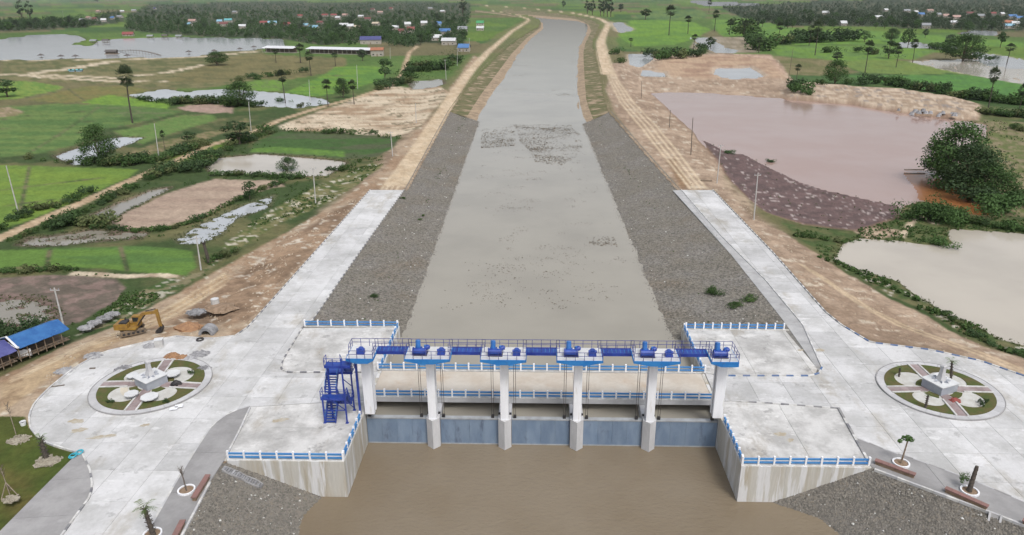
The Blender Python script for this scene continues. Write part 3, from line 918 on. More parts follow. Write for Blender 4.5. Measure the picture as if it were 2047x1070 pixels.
def stonemat():
    m, n, b, o = newmat('riprap_stone')
    v = pos(n)
    vo = n.nodes.new('ShaderNodeTexVoronoi')
    vo.inputs['Scale'].default_value = 3.2
    n.links.new(v, vo.inputs['Vector'])
    hsv = nmath(n, 'MULTIPLY_ADD', n.nodes.new('ShaderNodeObjectInfo').outputs['Random'], 0, 1)
    sep = n.nodes.new('ShaderNodeSeparateColor')
    n.links.new(vo.outputs['Color'], sep.inputs[0])
    f = nmath(n, 'MULTIPLY_ADD', sep.outputs[0], 1.0, .52)
    base = mix(n, ramp(n, noise(n, v, .11, 4), .4, .65), (.15, .138, .115), (.17, .16, .145))
    base = mix(n, ramp(n, noise(n, v, .06, 3), .52, .7), base, (.15, .125, .095))
    n.links.new(mulv(n, base, f), b.inputs['Base Color'])
    b.inputs['Roughness'].default_value = .9
    bump(n, b, vo.outputs['Distance'], 1.0, .12)
    return m


MT['stone'] = stonemat()
MT['earth_slope'] = surf('earth_slope', (.145, .125, .06), (.085, .095, .03), .95, .25, c3=(.33, .245, .165), s3=.12, lo3=.48, hi3=.66, fine=.3, bumpd=.1)
MT['eroded'] = surf('eroded_bank', (.36, .27, .18), (.22, .165, .11), .95, .35, c3=(.42, .33, .23), s3=.2, fine=.3, bumpd=.15)
# stone paving of the upper canal
yl = np.linspace(28.0, P(895, 222).y, 110)
yr_ = np.linspace(28.0, P(1222, 222).y, 110)
Ltop = np.stack([atY([(-39.5, 28.0)] + [p for p in gL_IN if p[1] < 330], yl), yl], 1)
Lbot0 = np.stack([np.interp(yl, [28, 30, 262], [-23.2, -22.9, P(958, 243, WU).x]), np.interp(yl, [28, 31, P(895, 222).y], [28, 31, P(958, 243, WU).y])], 1)
Rtop = np.stack([atY([(40.1, 28.0)] + [p for p in gR_IN if p[1] < 330], yr_), yr_], 1)
Rbot0 = np.stack([np.interp(yr_, [28, 30, 262], [22.4, 21.8, P(1165, 248, WU).x]), np.interp(yr_, [28, 31, P(1222, 222).y], [28, 31, P(1165, 248, WU).y])], 1)
ext = 1.18
Lbot = Ltop + (Lbot0 - Ltop) * ext
Rbot = Rtop + (Rbot0 - Rtop) * ext
ze = -.03 + (WU + .03) * ext
SLOPES = []
SLOPES.append(bank('stone_revetment', Ltop, Lbot, 110, 34, 'stone', -.05, ze, .10, 0, 3, True))
SLOPES.append(bank('stone_revetment', Rtop, Rbot, 110, 34, 'stone', -.05, ze, .10, 0, 4, True))
# stone slopes below the gates
lt = interp([V2(-38.3, -8.95)] + G(LWALK_OUT[3:], .05), 50)
lb_ = interp([V2(-26.6, -9.0)] + [V2(p[0], p[1]) for p in G([(603, 1032), (592, 1075), (572, 1140)], WD)], 50)
rt = interp([V2(39.2, -8.5)] + G(RWALK_OUT, .05), 60)
rb_ = interp([V2(27.6, -8.7)] + [V2(p[0], p[1]) for p in G([(1640, 1036), (1690, 1076), (1780, 1150)], WD)], 60)
a_ = np.array(lt)
b_ = a_ + (np.array(lb_) - a_) * 1.1
b_[:3, 1] = np.minimum(b_[:3, 1], -8.95)
SLOPES.append(bank('stone_revetment', a_, b_, 50, 24, 'stone', .02, WD * 1.1, .10, 0, 5))
a_ = np.array(rt)
b_ = a_ + (np.array(rb_) - a_) * 1.1
b_[:3, 1] = np.minimum(b_[:3, 1], -8.6)
SLOPES.append(bank('stone_revetment', a_, b_, 60, 24, 'stone', .02, WD * 1.1, .10, 0, 6))
# earth banks of the upper canal
n_ = 90
lt = interp(G([(895, 222), (925, 180), (960, 140), (1000, 100), (1040, 70), (1070, 52), (1075, 42), (1062, 37), (1010, 26), (950, 20)]), n_)
lw = interp([p.to_2d() for p in [P(u, v, WU) for u, v in ((957, 244), (985, 195), (1010, 160), (1040, 110), (1062, 80), (1088, 58), (1086, 46), (1062, 41), (1010, 31), (950, 24))]], n_)
a_, b_ = np.array(lt), np.array(lw)
bm_ = a_ + (b_ - a_) * .62
bank('earth_bank', a_, bm_, n_, 9, 'earth_slope', -.05, WU * .55, .2, 0, 7)
bank('eroded_bank', bm_, a_ + (b_ - a_) * 1.08, n_, 9, 'eroded', WU * .55, WU - .5, .35, 0, 8)
rt = interp(G([(1222, 222), (1212, 190), (1205, 150), (1195, 110), (1190, 85), (1198, 65), (1205, 48), (1185, 38), (1130, 27), (1060, 21), (1000, 17)]), n_)
rw = interp([p.to_2d() for p in [P(u, v, WU) for u, v in ((1166, 249), (1150, 215), (1148, 180), (1150, 130), (1152, 100), (1165, 75), (1178, 52), (1160, 45), (1110, 41), (1050, 36), (1000, 32))]], n_)
a_, b_ = np.array(rt), np.array(rw)
bm_ = a_ + (b_ - a_) * .66
bank('earth_bank', a_, bm_, n_, 9, 'earth_slope', -.05, WU * .62, .2, 0, 9)
bank('eroded_bank', bm_, a_ + (b_ - a_) * 1.08, n_, 9, 'eroded', WU * .62, WU - .5, .35, 0, 10)


def scatter_stones(V, count, r0, r1, name, ymax=1e9, tint=0):
    """thousands of loose stones lying on a bank, one mesh"""
    n, m = V.shape[:2]
    a = NR.rand(count) * (n - 1.001)
    b = NR.rand(count) * (m - 1.001)
    i, j = a.astype(int), b.astype(int)
    fa, fb = (a - i)[:, None], (b - j)[:, None]
    p = (V[i, j] * (1 - fa) + V[i + 1, j] * fa) * (1 - fb) + (V[i, j + 1] * (1 - fa) + V[i + 1, j + 1] * fa) * fb
    k = (p[:, 2] > WD - .25)
    p = p[k]
    c = len(p)
    base = np.array([(1, 0, 0), (-1, 0, 0), (0, 1, 0), (0, -1, 0), (0, 0, 1), (0, 0, -.6)], float)
    tri = np.array([(0, 2, 4), (2, 1, 4), (1, 3, 4), (3, 0, 4)])
    r = (r0 + (r1 - r0) * NR.rand(c) ** 2)[:, None, None]
    th = NR.rand(c) * 6.28
    v = base[None] * r * (.65 + .7 * NR.rand(c, 6, 1)) * np.array([1.15, 1, .75])
    x = v[..., 0] * np.cos(th)[:, None] - v[..., 1] * np.sin(th)[:, None]
    y = v[..., 0] * np.sin(th)[:, None] + v[..., 1] * np.cos(th)[:, None]
    v = np.stack([x, y, v[..., 2]], -1) + p[:, None, :]
    f = (tri[None] + (np.arange(c) * 6)[:, None, None]).reshape(-1, 3)
    mi = np.repeat(NR.choice([0, 1, 2, 3], c, p=[.34, .44, .212, .008]), 4)
    o = link(name, npmesh(name, v.reshape(-1, 3), f, ['st1', 'st2', 'st3', 'st4'], False, mi))
    return tag(o, kind='stuff')


MT['st1'] = surf('stone_a', (.12, .112, .10), (.15, .14, .125), .9, .8, fine=.2)
MT['st2'] = surf('stone_b', (.165, .152, .13), (.195, .182, .16), .9, .8, fine=.2)
MT['st3'] = surf('stone_c', (.225, .21, .185), (.20, .175, .14), .9, .8, fine=.2)
MT['st4'] = surf('stone_d', (.5, .5, .48), (.6, .6, .58), .9, .8, fine=.2)
scatter_stones(SLOPES[0], 27000, .08, .22, 'riprap_stones')
scatter_stones(SLOPES[1], 27000, .08, .22, 'riprap_stones')
scatter_stones(SLOPES[2], 15000, .06, .19, 'riprap_stones')
scatter_stones(SLOPES[3], 20000, .06, .19, 'riprap_stones')

# ------------------------------------------------------------------ concrete plazas, roads and pavements, laid slab by slab
def clip(poly, x0, x1, y0, y1):
    for ax, lim, sg in ((0, x0, 1), (0, x1, -1), (1, y0, 1), (1, y1, -1)):
        out = []
        n = len(poly)
        for i in range(n):
            a, b = poly[i], poly[(i + 1) % n]
            da, db = sg * (a[ax] - lim), sg * (b[ax] - lim)
            if da >= 0:
                out.append(a)
            if (da >= 0) != (db >= 0):
                t = da / (da - db)
                out.append((a[0] + (b[0] - a[0]) * t, a[1] + (b[1] - a[1]) * t))
        poly = out
        if len(poly) < 3:
            return []
    return poly


def area(p):
    return abs(sum(p[i][0] * p[(i + 1) % len(p)][1] - p[(i + 1) % len(p)][0] * p[i][1] for i in range(len(p)))) / 2


def rot(p, a):
    c, s = math.cos(a), math.sin(a)
    return (p[0] * c - p[1] * s, p[0] * s + p[1] * c)


def slabs(name, label, poly, size, mat, z=0.0, a=0.0, th=.14, gap=.018, piece='slab', off=(0, 0), cat=None):
    e = empty(name)
    if cat:
        tag(e, label, cat)
    else:
        tag(e, label, kind='structure')
    sx, sy = size if isinstance(size, tuple) else (size, size)
    pr = [rot((p[0], p[1]), -a) for p in poly]
    xs = [p[0] for p in pr]
    ys = [p[1] for p in pr]
    i0, i1 = math.floor((min(xs) - off[0]) / sx), math.ceil((max(xs) - off[0]) / sx)
    j0, j1 = math.floor((min(ys) - off[1]) / sy), math.ceil((max(ys) - off[1]) / sy)
    for i in range(i0, i1):
        for j in range(j0, j1):
            x0, y0 = off[0] + i * sx, off[1] + j * sy
            c = clip(pr, x0 + gap, x0 + sx - gap, y0 + gap, y0 + sy - gap)
            if len(c) < 3 or area(c) < .12:
                continue
            q = []
            for p in c:
                if not q or (abs(p[0] - q[-1][0]) + abs(p[1] - q[-1][1])) > 1e-3:
                    q.append(p)
            mb = MB()
            mb.prism([rot(p, a) for p in q], z - th, z + R.uniform(-.004, .004))
            mb.build(piece, mat, e)
    return e


def flat(name, poly, z, mat, kind='structure', label=None, th=.12):
    mb = MB()
    mb.prism([(p[0], p[1]) for p in poly], z - th, z)
    return tag(mb.build(name, mat), label, kind=kind)


ROAD_L = G([(808, 380)] + LPL) + G(LWALK_IN[::-1]) + [P(722, 800).to_2d(), V2(-23.6, 5.2), V2(-23.6, 13.3)] + G([(740, 746), (575, 746), (560, 738), (565, 720), (605, 655), (625, 640), (715, 510)])
PF_L = [P(500, 814).to_2d()] + G(LWALK_OUT[:3]) + [V2(-37.6, -8.75), V2(-23.7, -8.6), V2(-23.7, 5.1)] + G([(722, 801)])
PR_L = G([(605, 656), (566, 720), (561, 737), (576, 745), (740, 745)]) + [V2(-23.7, 13.4), V2(-23.7, 27.9)]
RIN2 = [(1605, 650), (1530, 560), (1440, 470), (1362, 380)]
ROAD_R = G(RPL) + G(RWALK_IN[::-1]) + [P(1460, 801).to_2d(), V2(24.0, 5.4), V2(24.0, 13.5)] + G([(1440, 752), (1618, 752), (1636, 748), (1643, 735)] + RIN2)
PF_R = [P(1460, 802).to_2d()] + G([(1676, 817), (1709, 877), (1741, 934)]) + [V2(38.4, -8.2), V2(23.7, -8.45), V2(23.7, 5.3)]
PR_R = G([(1568, 659), (1634, 737), (1630, 747), (1616, 751), (1440, 751)]) + [V2(23.9, 13.5), V2(23.9, 27.9)]
GUT_R = G([(1345, 381), (1463, 511), (1566, 641), (1636, 741), (1643, 735)] + RIN2)
WALK_L = G(LWALK_IN) + G(LWALK_OUT[::-1])
WALK_R = G(RWALK_IN[1:]) + G(RWALK_OUT[::-1])
EAR = G([(152, 911), (165, 909), (180, 940), (185, 970), (180, 995), (165, 1015), (110, 1090), (40, 1190), (-140, 1190), (0, 1064), (70, 993)])
for nm, pl in (('subbase', PLAZA_L), ('subbase', PLAZA_R)):
    flat(nm, pl, -.05, 'base')
slabs('road_left', 'pale concrete road and turning circle on the left bank', ROAD_L, (4.7, 5.5), 'slab', off=(1.6, 0))
slabs('road_right', 'pale concrete road and turning circle on the right bank', ROAD_R, (4.6, 5.5), 'slab', off=(2.1, 0))
slabs('platform_left', 'stained concrete platform left of the gates', PF_L, (14.5, 7.2), 'slab2', off=(-38.3, -9))
slabs('platform_left', 'kerbed concrete apron behind the left railing', PR_L, (20, 14.5), 'slab2', off=(-43, 13.4))
slabs('platform_right', 'stained concrete platform right of the gates', PF_R, (9, 14), 'slab2', off=(23, -9))
slabs('platform_right', 'kerbed concrete apron behind the right railing', PR_R, (8.3, 14.5), 'slab2', off=(23, 13.4))
slabs('gutter', 'grey concrete gutter beside the right road', GUT_R, (40, 6), 'gutter', z=.02)
slabs('pavement', 'grey pavement along the left stone slope', WALK_L, (30, 7.5), 'walk', z=.12)
slabs('pavement', 'grey pavement along the right stone slope', WALK_R, (7.5, 40), 'walk', z=.12)
slabs('pavement', 'grey pavement beside the lawn', EAR, (30, 6.4), 'walk', z=.12, a=.12)
BR = [V2(-23.58, 5.75), V2(23.98, 6.0), V2(23.98, 13.0), V2(-23.58, 12.7)]


def kerb(pts, label, mats, L=1.0, w=.21, h=.17, z=0.0, group=None, jit=0):
    """painted kerb: alternating blocks along a line of ground points"""
    p = [Vector((q[0], q[1])) for q in pts]
    acc = [0]
    for i in range(1, len(p)):
        acc.append(acc[-1] + (p[i] - p[i - 1]).length)
    n = max(2, int(acc[-1] / L))
    q = interp(p, n + 1)
    L2 = acc[-1] / n
    e = empty('kerb', (q[0].x, q[0].y, z), label, 'kerb', group)
    ms = []
    for m in mats:
        mb = MB()
        mb.box(-L2 / 2 + .006, L2 / 2 - .006, -w / 2, w / 2, -.12, h)
        ms.append(mb.mesh('kerb_block', m))
    for i in range(n):
        c = (q[i] + q[i + 1]) / 2
        d = q[i + 1] - q[i]
        link('kerb_block', ms[i % len(ms)], e, (c.x - q[0].x, c.y - q[0].y, 0), math.atan2(d.y, d.x))
    return e


KW = ['whitek', 'blackk']
KB = ['whitek', 'bluek']
kerb(G([(740, 380), (620, 515), (495, 655), (470, 672)]), 'black and white kerb along the outer edge of the left road', KW)
kerb(G([(470, 672), (420, 678), (350, 673), (290, 685), (205, 705), (150, 735), (100, 775), (70, 805), (58, 830), (60, 855), (80, 880), (110, 892), (165, 908)]), 'white kerb round the left turning circle beside the dirt', ['whitek', 'whitek', 'ring'], 1.6)
kerb(G([(165, 908), (180, 940), (185, 970), (180, 995), (165, 1015), (110, 1090)]), 'curved white kerb of the grey pavement beside the lawn', ['whitek', 'whitek', 'blackk'], 1.0, z=.02)
kerb(G([(808, 380), (715, 510), (625, 640), (605, 655), (566, 720), (561, 738), (576, 745), (736, 745)]), 'worn black and white kerb on the canal side of the left road', KW, 1.0)
kerb(G([(500, 813), (460, 825), (425, 850), (395, 895), (355, 960), (310, 1040), (270, 1105)]), 'low pale kerb of the left pavement facing the turning circle', ['ring', 'whitek'], 1.6, .2, .14)
kerb([V2(p[0], p[1]) for p in G([(500, 816), (480, 860), (452, 914)])], 'pale concrete edge between the left platform and the pavement', ['ring', 'whitek'], 1.4, .22, .16, .02)
kerb(G([(420, 965), (365, 1070), (330, 1135)], .05), 'white edging of the left pavement above the stone slope', ['whitek', 'ring'], 1.2, .25, .2)
kerb(G([(1425, 380), (1545, 505), (1620, 590), (1650, 624), (1682, 650)]), 'black and white kerb along the outer edge of the right road', KW)
kerb(G([(1682, 650), (1740, 685), (1860, 700), (1960, 722), (2047, 752), (2130, 785)]), 'blue and white kerb round the right turning circle', KB, 1.05)
kerb([V2(24.2, 13.45)] + G([(1440, 752), (1618, 752), (1636, 748), (1643, 735)]), 'blue and white kerb in front of the right apron', KB, 1.0)
kerb(G([(1643, 735), (1605, 650), (1530, 560), (1440, 470), (1362, 380)]), 'worn white kerb between the right road and the gutter', ['whitek', 'ring'], 1.2, .2, .16)
kerb(G([(1480, 803), (1560, 808), (1676, 817)]), 'white and dark kerb at the back of the right front platform', KW, 1.0, .22, .12)
kerb(G([(1676, 817), (1709, 877), (1741, 932)]), 'dark and white kerb between the right platform and the pavement', ['blackk', 'walk', 'whitek'], 1.2, .3, .18)
kerb(G([(1710, 876), (1780, 905), (1830, 920), (1940, 960), (2047, 1005), (2130, 1040)]), 'pale kerb of the right pavement facing the turning circle', ['ring', 'walk'], 1.6, .2, .14)
kerb(G([(1748, 939), (1850, 977), (1985, 1027), (2110, 1076)], .05), 'white edging of the right pavement above the stone slope', ['whitek', 'ring'], 1.2, .25, .2)

# ------------------------------------------------------------------ abutment walls, bridge, piers and gates
for s, x, yf, yr2, xo, lab in ((-1, -23.4, -8.85, 28.25, -38.2, 'left'), (1, 23.4, -8.6, 28.25, 39.2, 'right')):
    e = empty('abutment_wall', (x, yf, 0), 'streaky concrete retaining wall of the %s bank at the gates' % lab, 'wall')
    ws = []
    n = 6
    for i in range(n):      # front panels
        a, b = x + s * .0 + (xo - x) * i / n, x + (xo - x) * (i + 1) / n
        m = MB()
        m.box(min(a, b) + .006 - x, max(a, b) - .006 - x, -.12 if i % 2 else -.125, .28, -6.6, .05)
        m.build('wall_panel', 'wall', e)
    n = 9
    for i in range(n):      # panels along the river and the gate bays
        a, b = yf + .3 + (yr2 - yf - .3) * i / n, yf + .3 + (yr2 - yf - .3) * (i + 1) / n
        m = MB()
        m.box(*(sorted((0, s * .42))), a + .006 - yf, b - .006 - yf, -6.6, .05)
        m.build('wall_panel', 'wall', e)
    n = 5
    for i in range(n):
        a, b = x + s * .43 + (xo + s * 1.2 - x) * i / n, x + s * .43 + (xo + s * 1.2 - x) * (i + 1) / n
        m = MB()
        m.box(min(a, b) + .006 - x, max(a, b) - .006 - x, yr2 - yf - .38, yr2 - yf, -6.0, .05)
        m.build('wall_panel', 'wall', e)

e = empty('road_bridge', (0, 9.4, 0), 'beige concrete road bridge crossing behind the gates', 'bridge')
for i in range(5):
    a, b = -23.38 + 46.76 * i / 5, -23.38 + 46.76 * (i + 1) / 5
    m = MB()
    m.box(a + .01, b - .01, -3.55, 3.75, -.35, .015)
    m.build('deck_span', 'deck', e)
    for yy in (-2.3, -.8, .8, 2.3):
        m = MB()
        m.box(a + .02, b - .02, yy - .2, yy + .2, -.62, -.352)
        m.build('girder', 'pier', e)
for yy in (-3.68, 3.88):
    m = MB()
    m.box(-23.38, 23.38, yy - .13, yy + .13, -.55, .17)
    m.build('edge_beam', 'ring', e)
XP = [-14.3, -4.77, 4.77, 14.3]
XG = [-23.4] + XP + [23.4]


def mesh_box(name, mat, x0, x1, y0, y1, z0, z1):
    m = MB()
    m.box(x0, x1, y0, y1, z0, z1)
    return m.mesh(name, mat)


GPOST = mesh_box('guard_post', 'darkrail', -.03, .03, -.03, .03, 0, 1.1)


def guard(parent, pts, h=1.1, step=1.05, mat='darkrail', skip=()):
    for k in range(len(pts) - 1):
        if k in skip:
            continue
        a, b = Vector(pts[k]), Vector(pts[k + 1])
        n = max(1, round((b - a).length / step))
        for i in range(n + (1 if (k == len(pts) - 2 or k + 1 in skip) else 0)):
            link('guard_post', GPOST if mat == 'darkrail' else GPOST_B, parent, a.lerp(b, i / n))
        for hh in (h, h * .55):
            m = MB()
            m.bar(a + Vector((0, 0, hh)), b + Vector((0, 0, hh)), .05)
            m.build('guard_rail', mat, parent)


GPOST_B = mesh_box('guard_post', 'steelblue', -.035, .035, -.035, .035, 0, 1.05)
YF, YB = -.45, 3.1
plat_lab = ['outer left', 'leftmost of the four in the water', 'second from left of the four in the water', 'third from left of the four in the water', 'rightmost of the four in the water', 'outer right']
for k, x in enumerate([-22.55] + XP + [22.75]):
    mid = 0 < k < 5
    e = empty('gate_pier', (x, 1.0, WD), ('white gate pier with blue edged platform, %s' % plat_lab[k]) if mid else ('white column with blue edged hoist platform at the %s end of the gates' % ('left' if k == 0 else 'right')), 'pier', 'gate piers carrying the hoists')
    o = 1.0
    zb = -WD
    if mid:
        m = MB()
        m.prism([(0, 0), (.86, .75), (.86, 13.4), (-.86, 13.4), (-.86, .75)], -1.4, zb - .62)
        m.build('cutwater', 'pier', e)
        for sx in (-1, 1):
            m = MB()
            m.box(sx * .72 - .14, sx * .72 + .14, 1.75, 2.0, zb - .62, zb - .40)
            m.build('guide_block', 'black', e)
        base = zb - .615
        cw = .52
    else:
        base = zb + .01
        cw = .62
    xo = 0 if mid else (-.05 if k == 0 else .25)
    for nm_, y0, y1, w in (('column', .5, 1.15, cw), ('column', 1.6, 2.08, cw)):
        m = MB()
        m.box(xo - w, xo + w, y0, y1, base, zb + 8.58)
        m.build(nm_, 'white', e)
    m = MB()
    m.box(xo - cw + .22, xo + cw - .22, 1.15, 1.6, base, zb + 8.57)
    m.build('column_web', 'black', e)
    if k == 0:
        x0, x1 = -24.55 - x, -21.05 - x
    elif k == 5:
        x0, x1 = 20.95 - x, 24.35 - x
    else:
        x0, x1 = -2.9, 2.9
    m = MB()
    prof = [(x0, 9.0), (xo - .75, 8.58), (xo + .75, 8.58), (x1, 9.0 if k != 5 else 8.62), (x1, 9.28), (x0, 9.28)]
    y0, y1 = YF - o, YB - o
    vs = [(px, y0, pz + zb) for px, pz in prof] + [(px, y1, pz + zb) for px, pz in prof]
    m.add(vs, [(0, 1, 2, 3, 4, 5), (11, 10, 9, 8, 7, 6)] + [(i, i + 6, (i + 1) % 6 + 6, (i + 1) % 6) for i in range(6)])
    m.build('platform_cap', 'capblue', e)
    m = MB()
    m.box(x0 + .1, x1 - .1, y0 + .1, y1 - .1, zb + 9.282, zb + 9.33)
    m.build('platform_deck', 'pedtop', e)
    zt = zb + 9.28
    a0, a1 = x0 + .06, x1 - .06
    f0, b0 = y0 + .06, y1 - .06
    w0, w1 = 1.62 - o, 3.04 - o      # walkway slot
    if k == 0:
        guard(e, [(a1, w0, zt), (a1, f0, zt), (a0 + .4, f0, zt)])
        guard(e, [(a0, f0 + 1.6, zt), (a0, b0, zt), (a1, b0, zt), (a1, w1, zt)])
    elif k == 5:
        guard(e, [(a0, w0, zt), (a0, f0, zt), (a1, f0, zt), (a1, b0, zt), (a0, b0, zt), (a0, w1, zt)])
    else:
        guard(e, [(a0, w0, zt), (a0, f0, zt), (a1, f0, zt), (a1, w0, zt)])
        guard(e, [(a0, w1, zt), (a0, b0, zt), (a1, b0, zt), (a1, w1, zt)])
ED = [(-21.05, -17.2), (-11.4, -7.67), (-1.87, 1.87), (7.67, 11.4), (17.2, 20.95)]
wl = ['leftmost', 'second from the left', 'middle', 'second from the right', 'rightmost']
for k, (a, b) in enumerate(ED):
    e = empty('walkway', ((a + b) / 2, 2.36, 9.1), 'blue steel walkway between hoist platforms, %s of the five' % wl[k], 'walkway', 'walkways between hoist platforms')
    L = (b - a) / 2 + .45
    m = MB()
    m.box(-L, L, -.62, .62, .06, .11)
    m.build('walkway_floor', 'hoistblue', e)
    for yy in (-.68, .68):
        m = MB()
        m.box(-L, L, yy - .06, yy + .06, -.22 if abs(L) else 0, .2)
        m.build('side_beam', 'steelblue', e)
    for i in range(9):
        m = MB()
        xx = -L + .2 + (2 * L - .4) * i / 8
        m.box(xx - .03, xx + .03, -.61, .61, .112, .13)
        m.build('tread_bar', 'railblue', e)
    for yy in (-.68, .68):
        guard(e, [(-L, yy, .2), (L, yy, .2)], step=1.1)

# hoists on the platforms


def main_hoist(x, lab):
    e = empty('gate_hoist', (x, 1.0, 9.33), lab, 'hoist', 'gate hoists on the platforms')
    e.scale = (.84, .84, .8)
    m = MB()
    m.box(-1.15, 1.0, -.75, .65, 0, .16)
    m.build('base_frame', 'black', e)
    m = MB()
    m.tube((-1.0, -.25, .62), (.75, -.25, .62), .5, n=18)
    m.build('cable_drum', 'hoistblue', e)
    for xx in (-1.12, .78):
        m = MB()
        m.tube((xx - .05, -.25, .62), (xx + .08, -.25, .62), .62, n=18)
        m.build('drum_flange', 'steelblue', e)
    m = MB()
    m.box(-.95, .15, .05, .85, .16, .85)
    m.build('gearbox', 'hoistblue', e)
    m = MB()
    m.tube((-.45, .45, .85), (-.45, .62, 2.05), .40, .37, n=14)
    m.tube((-.45, .62, 2.05), (-.45, .64, 2.13), .30, .25, n=14)
    m.build('motor', 'motorblue', e)
    m = MB()
    m.tube((.55, .3, .75), (1.15, .55, 1.0), .40, n=14)
    m.tube((1.15, .55, 1.0), (1.3, .6, 1.06), .3, .2, n=14)
    m.build('brake_housing', 'hoistblue', e)
    m = MB()
    m.tube((.62, .3, 1.15), (.62, .3, 1.38), .16, n=10)
    m.build('cap', 'motorblue', e)
    return e


def small_hoist(x, lab):
    e = empty('pulley_block', (x, .95, 9.33), lab, 'pulley', 'pulley blocks on the platforms')
    e.scale = (.8, .8, .8)
    m = MB()
    m.box(-.6, .6, -.5, .5, 0, .3)
    m.build('base_frame', 'steelblue', e)
    m = MB()
    pr = [(-.55, .3), (.55, .3), (.5, .75), (.2, 1.05), (-.2, 1.05), (-.5, .75)]
    vs = [(a, -.42, b) for a, b in pr] + [(a, .42, b) for a, b in pr]
    m.add(vs, [(0, 1, 2, 3, 4, 5), (11, 10, 9, 8, 7, 6)] + [(i, i + 6, (i + 1) % 6 + 6, (i + 1) % 6) for i in range(6)])
    m.build('housing', 'hoistblue', e)
    m = MB()
    m.tube((-.66, 0, .68), (.66, 0, .68), .22, n=12)
    m.build('pulley_shaft', 'steelblue', e)


od = ['first', 'second', 'third', 'fourth']
for i, x in enumerate(XP):
    main_hoist(x - .95, 'bright blue hoist with upright motor on the %s middle platform from the left' % od[i])
    small_hoist(x + 1.65, 'small dark blue pulley block on the %s middle platform from the left' % od[i])
main_hoist(22.4, 'bright blue hoist with upright motor alone on the right end platform')
small_hoist(-22.9, 'small dark blue pulley block alone on the left end platform')
gl = ['leftmost', 'second from the left', 'middle', 'second from the right', 'rightmost']
for k in range(5):
    a = XG[k] + (.9 if k else .05)
    b = XG[k + 1] - (.9 if k < 4 else .05)
    c = (a + b) / 2
    e = empty('sluice_gate', (c, 2.45, WD), 'slate blue steel sluice gate, %s of the five' % gl[k], 'gate', 'sluice gates in the five bays')
    L = (b - a) / 2
    for i in range(4):
        x0, x1 = -L + 2 * L * i / 4, -L + 2 * L * (i + 1) / 4
        m = MB()
        m.box(x0 + .008, x1 - .008, -.12 + .012 * (i % 2), .1, -1.2, 3.85)
        m.build('skin_plate', 'gate', e)
    m = MB()
    m.box(-L, L, -.18, .5, 3.852, 4.02)
    m.build('top_beam', 'gatetop', e)
    m = MB()
    m.box(-L, L, -.17, -.125, -.05, .16)
    m.build('bottom_seal', 'gatetop', e)
    for i in (0, 1, 2):
        m = MB()
        m.box(-L, L, .1, .5, 1.0 + i, 1.12 + i)
        m.build('rib', 'gate', e)
    for xx in (-L + .42, L - .72):
        m = MB()
        m.box(xx - .2, xx + .2, .02, .3, 4.02, 4.45)
        m.build('lifting_lug', 'black', e)
        for dx in (-.13, .13):
            m = MB()
            m.tube((xx + dx, .15, 4.45), (xx + dx, .15, 13.75), .03, n=6)
            m.build('lifting_cable', 'cable', e)

# balustrades
BPOST = mesh_box('post', 'white', -.11, .11, -.13, .13, 0, 1.12)


def balustrade(p, q, n, label, z=0.05, d0=0):
    p, q = Vector((p[0], p[1])), Vector((q[0], q[1]))
    L = (q - p).length
    e = empty('balustrade', (p.x, p.y, z), label, 'railing', None, math.atan2((q - p).y, (q - p).x))
    sp = L / n
    m = MB()
    m.box(-.1, L + .1, -.15, .15, 0, .1)
    m.build('plinth', 'whitek', e)
    r1 = mesh_box('rail', 'railblue', .112, sp - .112, -.09, .09, .30, .48)
    r2 = mesh_box('rail', 'railblue', .112, sp - .112, -.09, .09, .76, .96)
    for i in range(n + 1):
        link('post', BPOST, e, (i * sp, 0, .1))
        if i < n:
            link('rail', r1, e, (i * sp, 0, 0))
            link('rail', r2, e, (i * sp, 0, 0))
    return e


balustrade((-37.4, -8.75), (-23.55, -8.7), 7, 'blue and white railing along the front edge of the left platform')
balustrade((-23.58, -8.4), (-23.58, .2), 5, 'blue and white railing down the river side of the left platform')
balustrade((-39.3, 28.02), (-23.75, 28.02), 7, 'blue and white railing along the rear edge of the left apron')
balustrade((-23.6, 27.7), (-23.6, 13.5), 7, 'blue and white railing on the canal side of the left apron')
balustrade((23.55, -8.45), (38.2, -8.3), 8, 'blue and white railing along the front edge of the right platform')
balustrade((23.58, -8.1), (23.58, .4), 6, 'blue and white railing down the river side of the right platform')
balustrade((24.0, 28.02), (39.9, 28.02), 11, 'blue and white railing along the rear edge of the right apron')
balustrade((23.65, 27.7), (23.65, 13.6), 7, 'blue and white railing on the canal side of the right apron')
balustrade((-23.3, 5.72), (23.3, 5.72), 25, 'long blue and white railing on the near side of the bridge', .17)
balustrade((-23.9, 13.28), (23.9, 13.28), 25, 'long blue and white railing on the far side of the bridge', .17)

# stair tower on the left platform
e = empty('stair_tower', (-26.5, 0, 0), 'dark blue steel stair tower climbing to the left end platform', 'staircase')


def flight(x0, x1, ya, za, yb, zb, n):
    for i in range(n):
        t = (i + .5) / n
        y, z = ya + (yb - ya) * t, za + (zb - za) * (i + 1) / n
        m = MB()
        m.box(x0, x1, y - .14, y + .14, z - .05, z)
        m.build('tread', 'hoistblue', e)
    for x in (x0 - .04, x1 + .04):
        m = MB()
        m.bar((x, ya, za), (x, yb, zb), .07, .26)
        m.build('stringer', 'steelblue', e)
        for hh in (.55, 1.05):
            m = MB()
            m.bar((x, ya, za + hh), (x, yb, zb + hh), .05)
            m.build('handrail', 'steelblue' if hh < 1 else 'railblue', e)
        for i in range(4):
            t = i / 3
            link('guard_post', GPOST_B, e, (x, ya + (yb - ya) * t, za + (zb - za) * t))


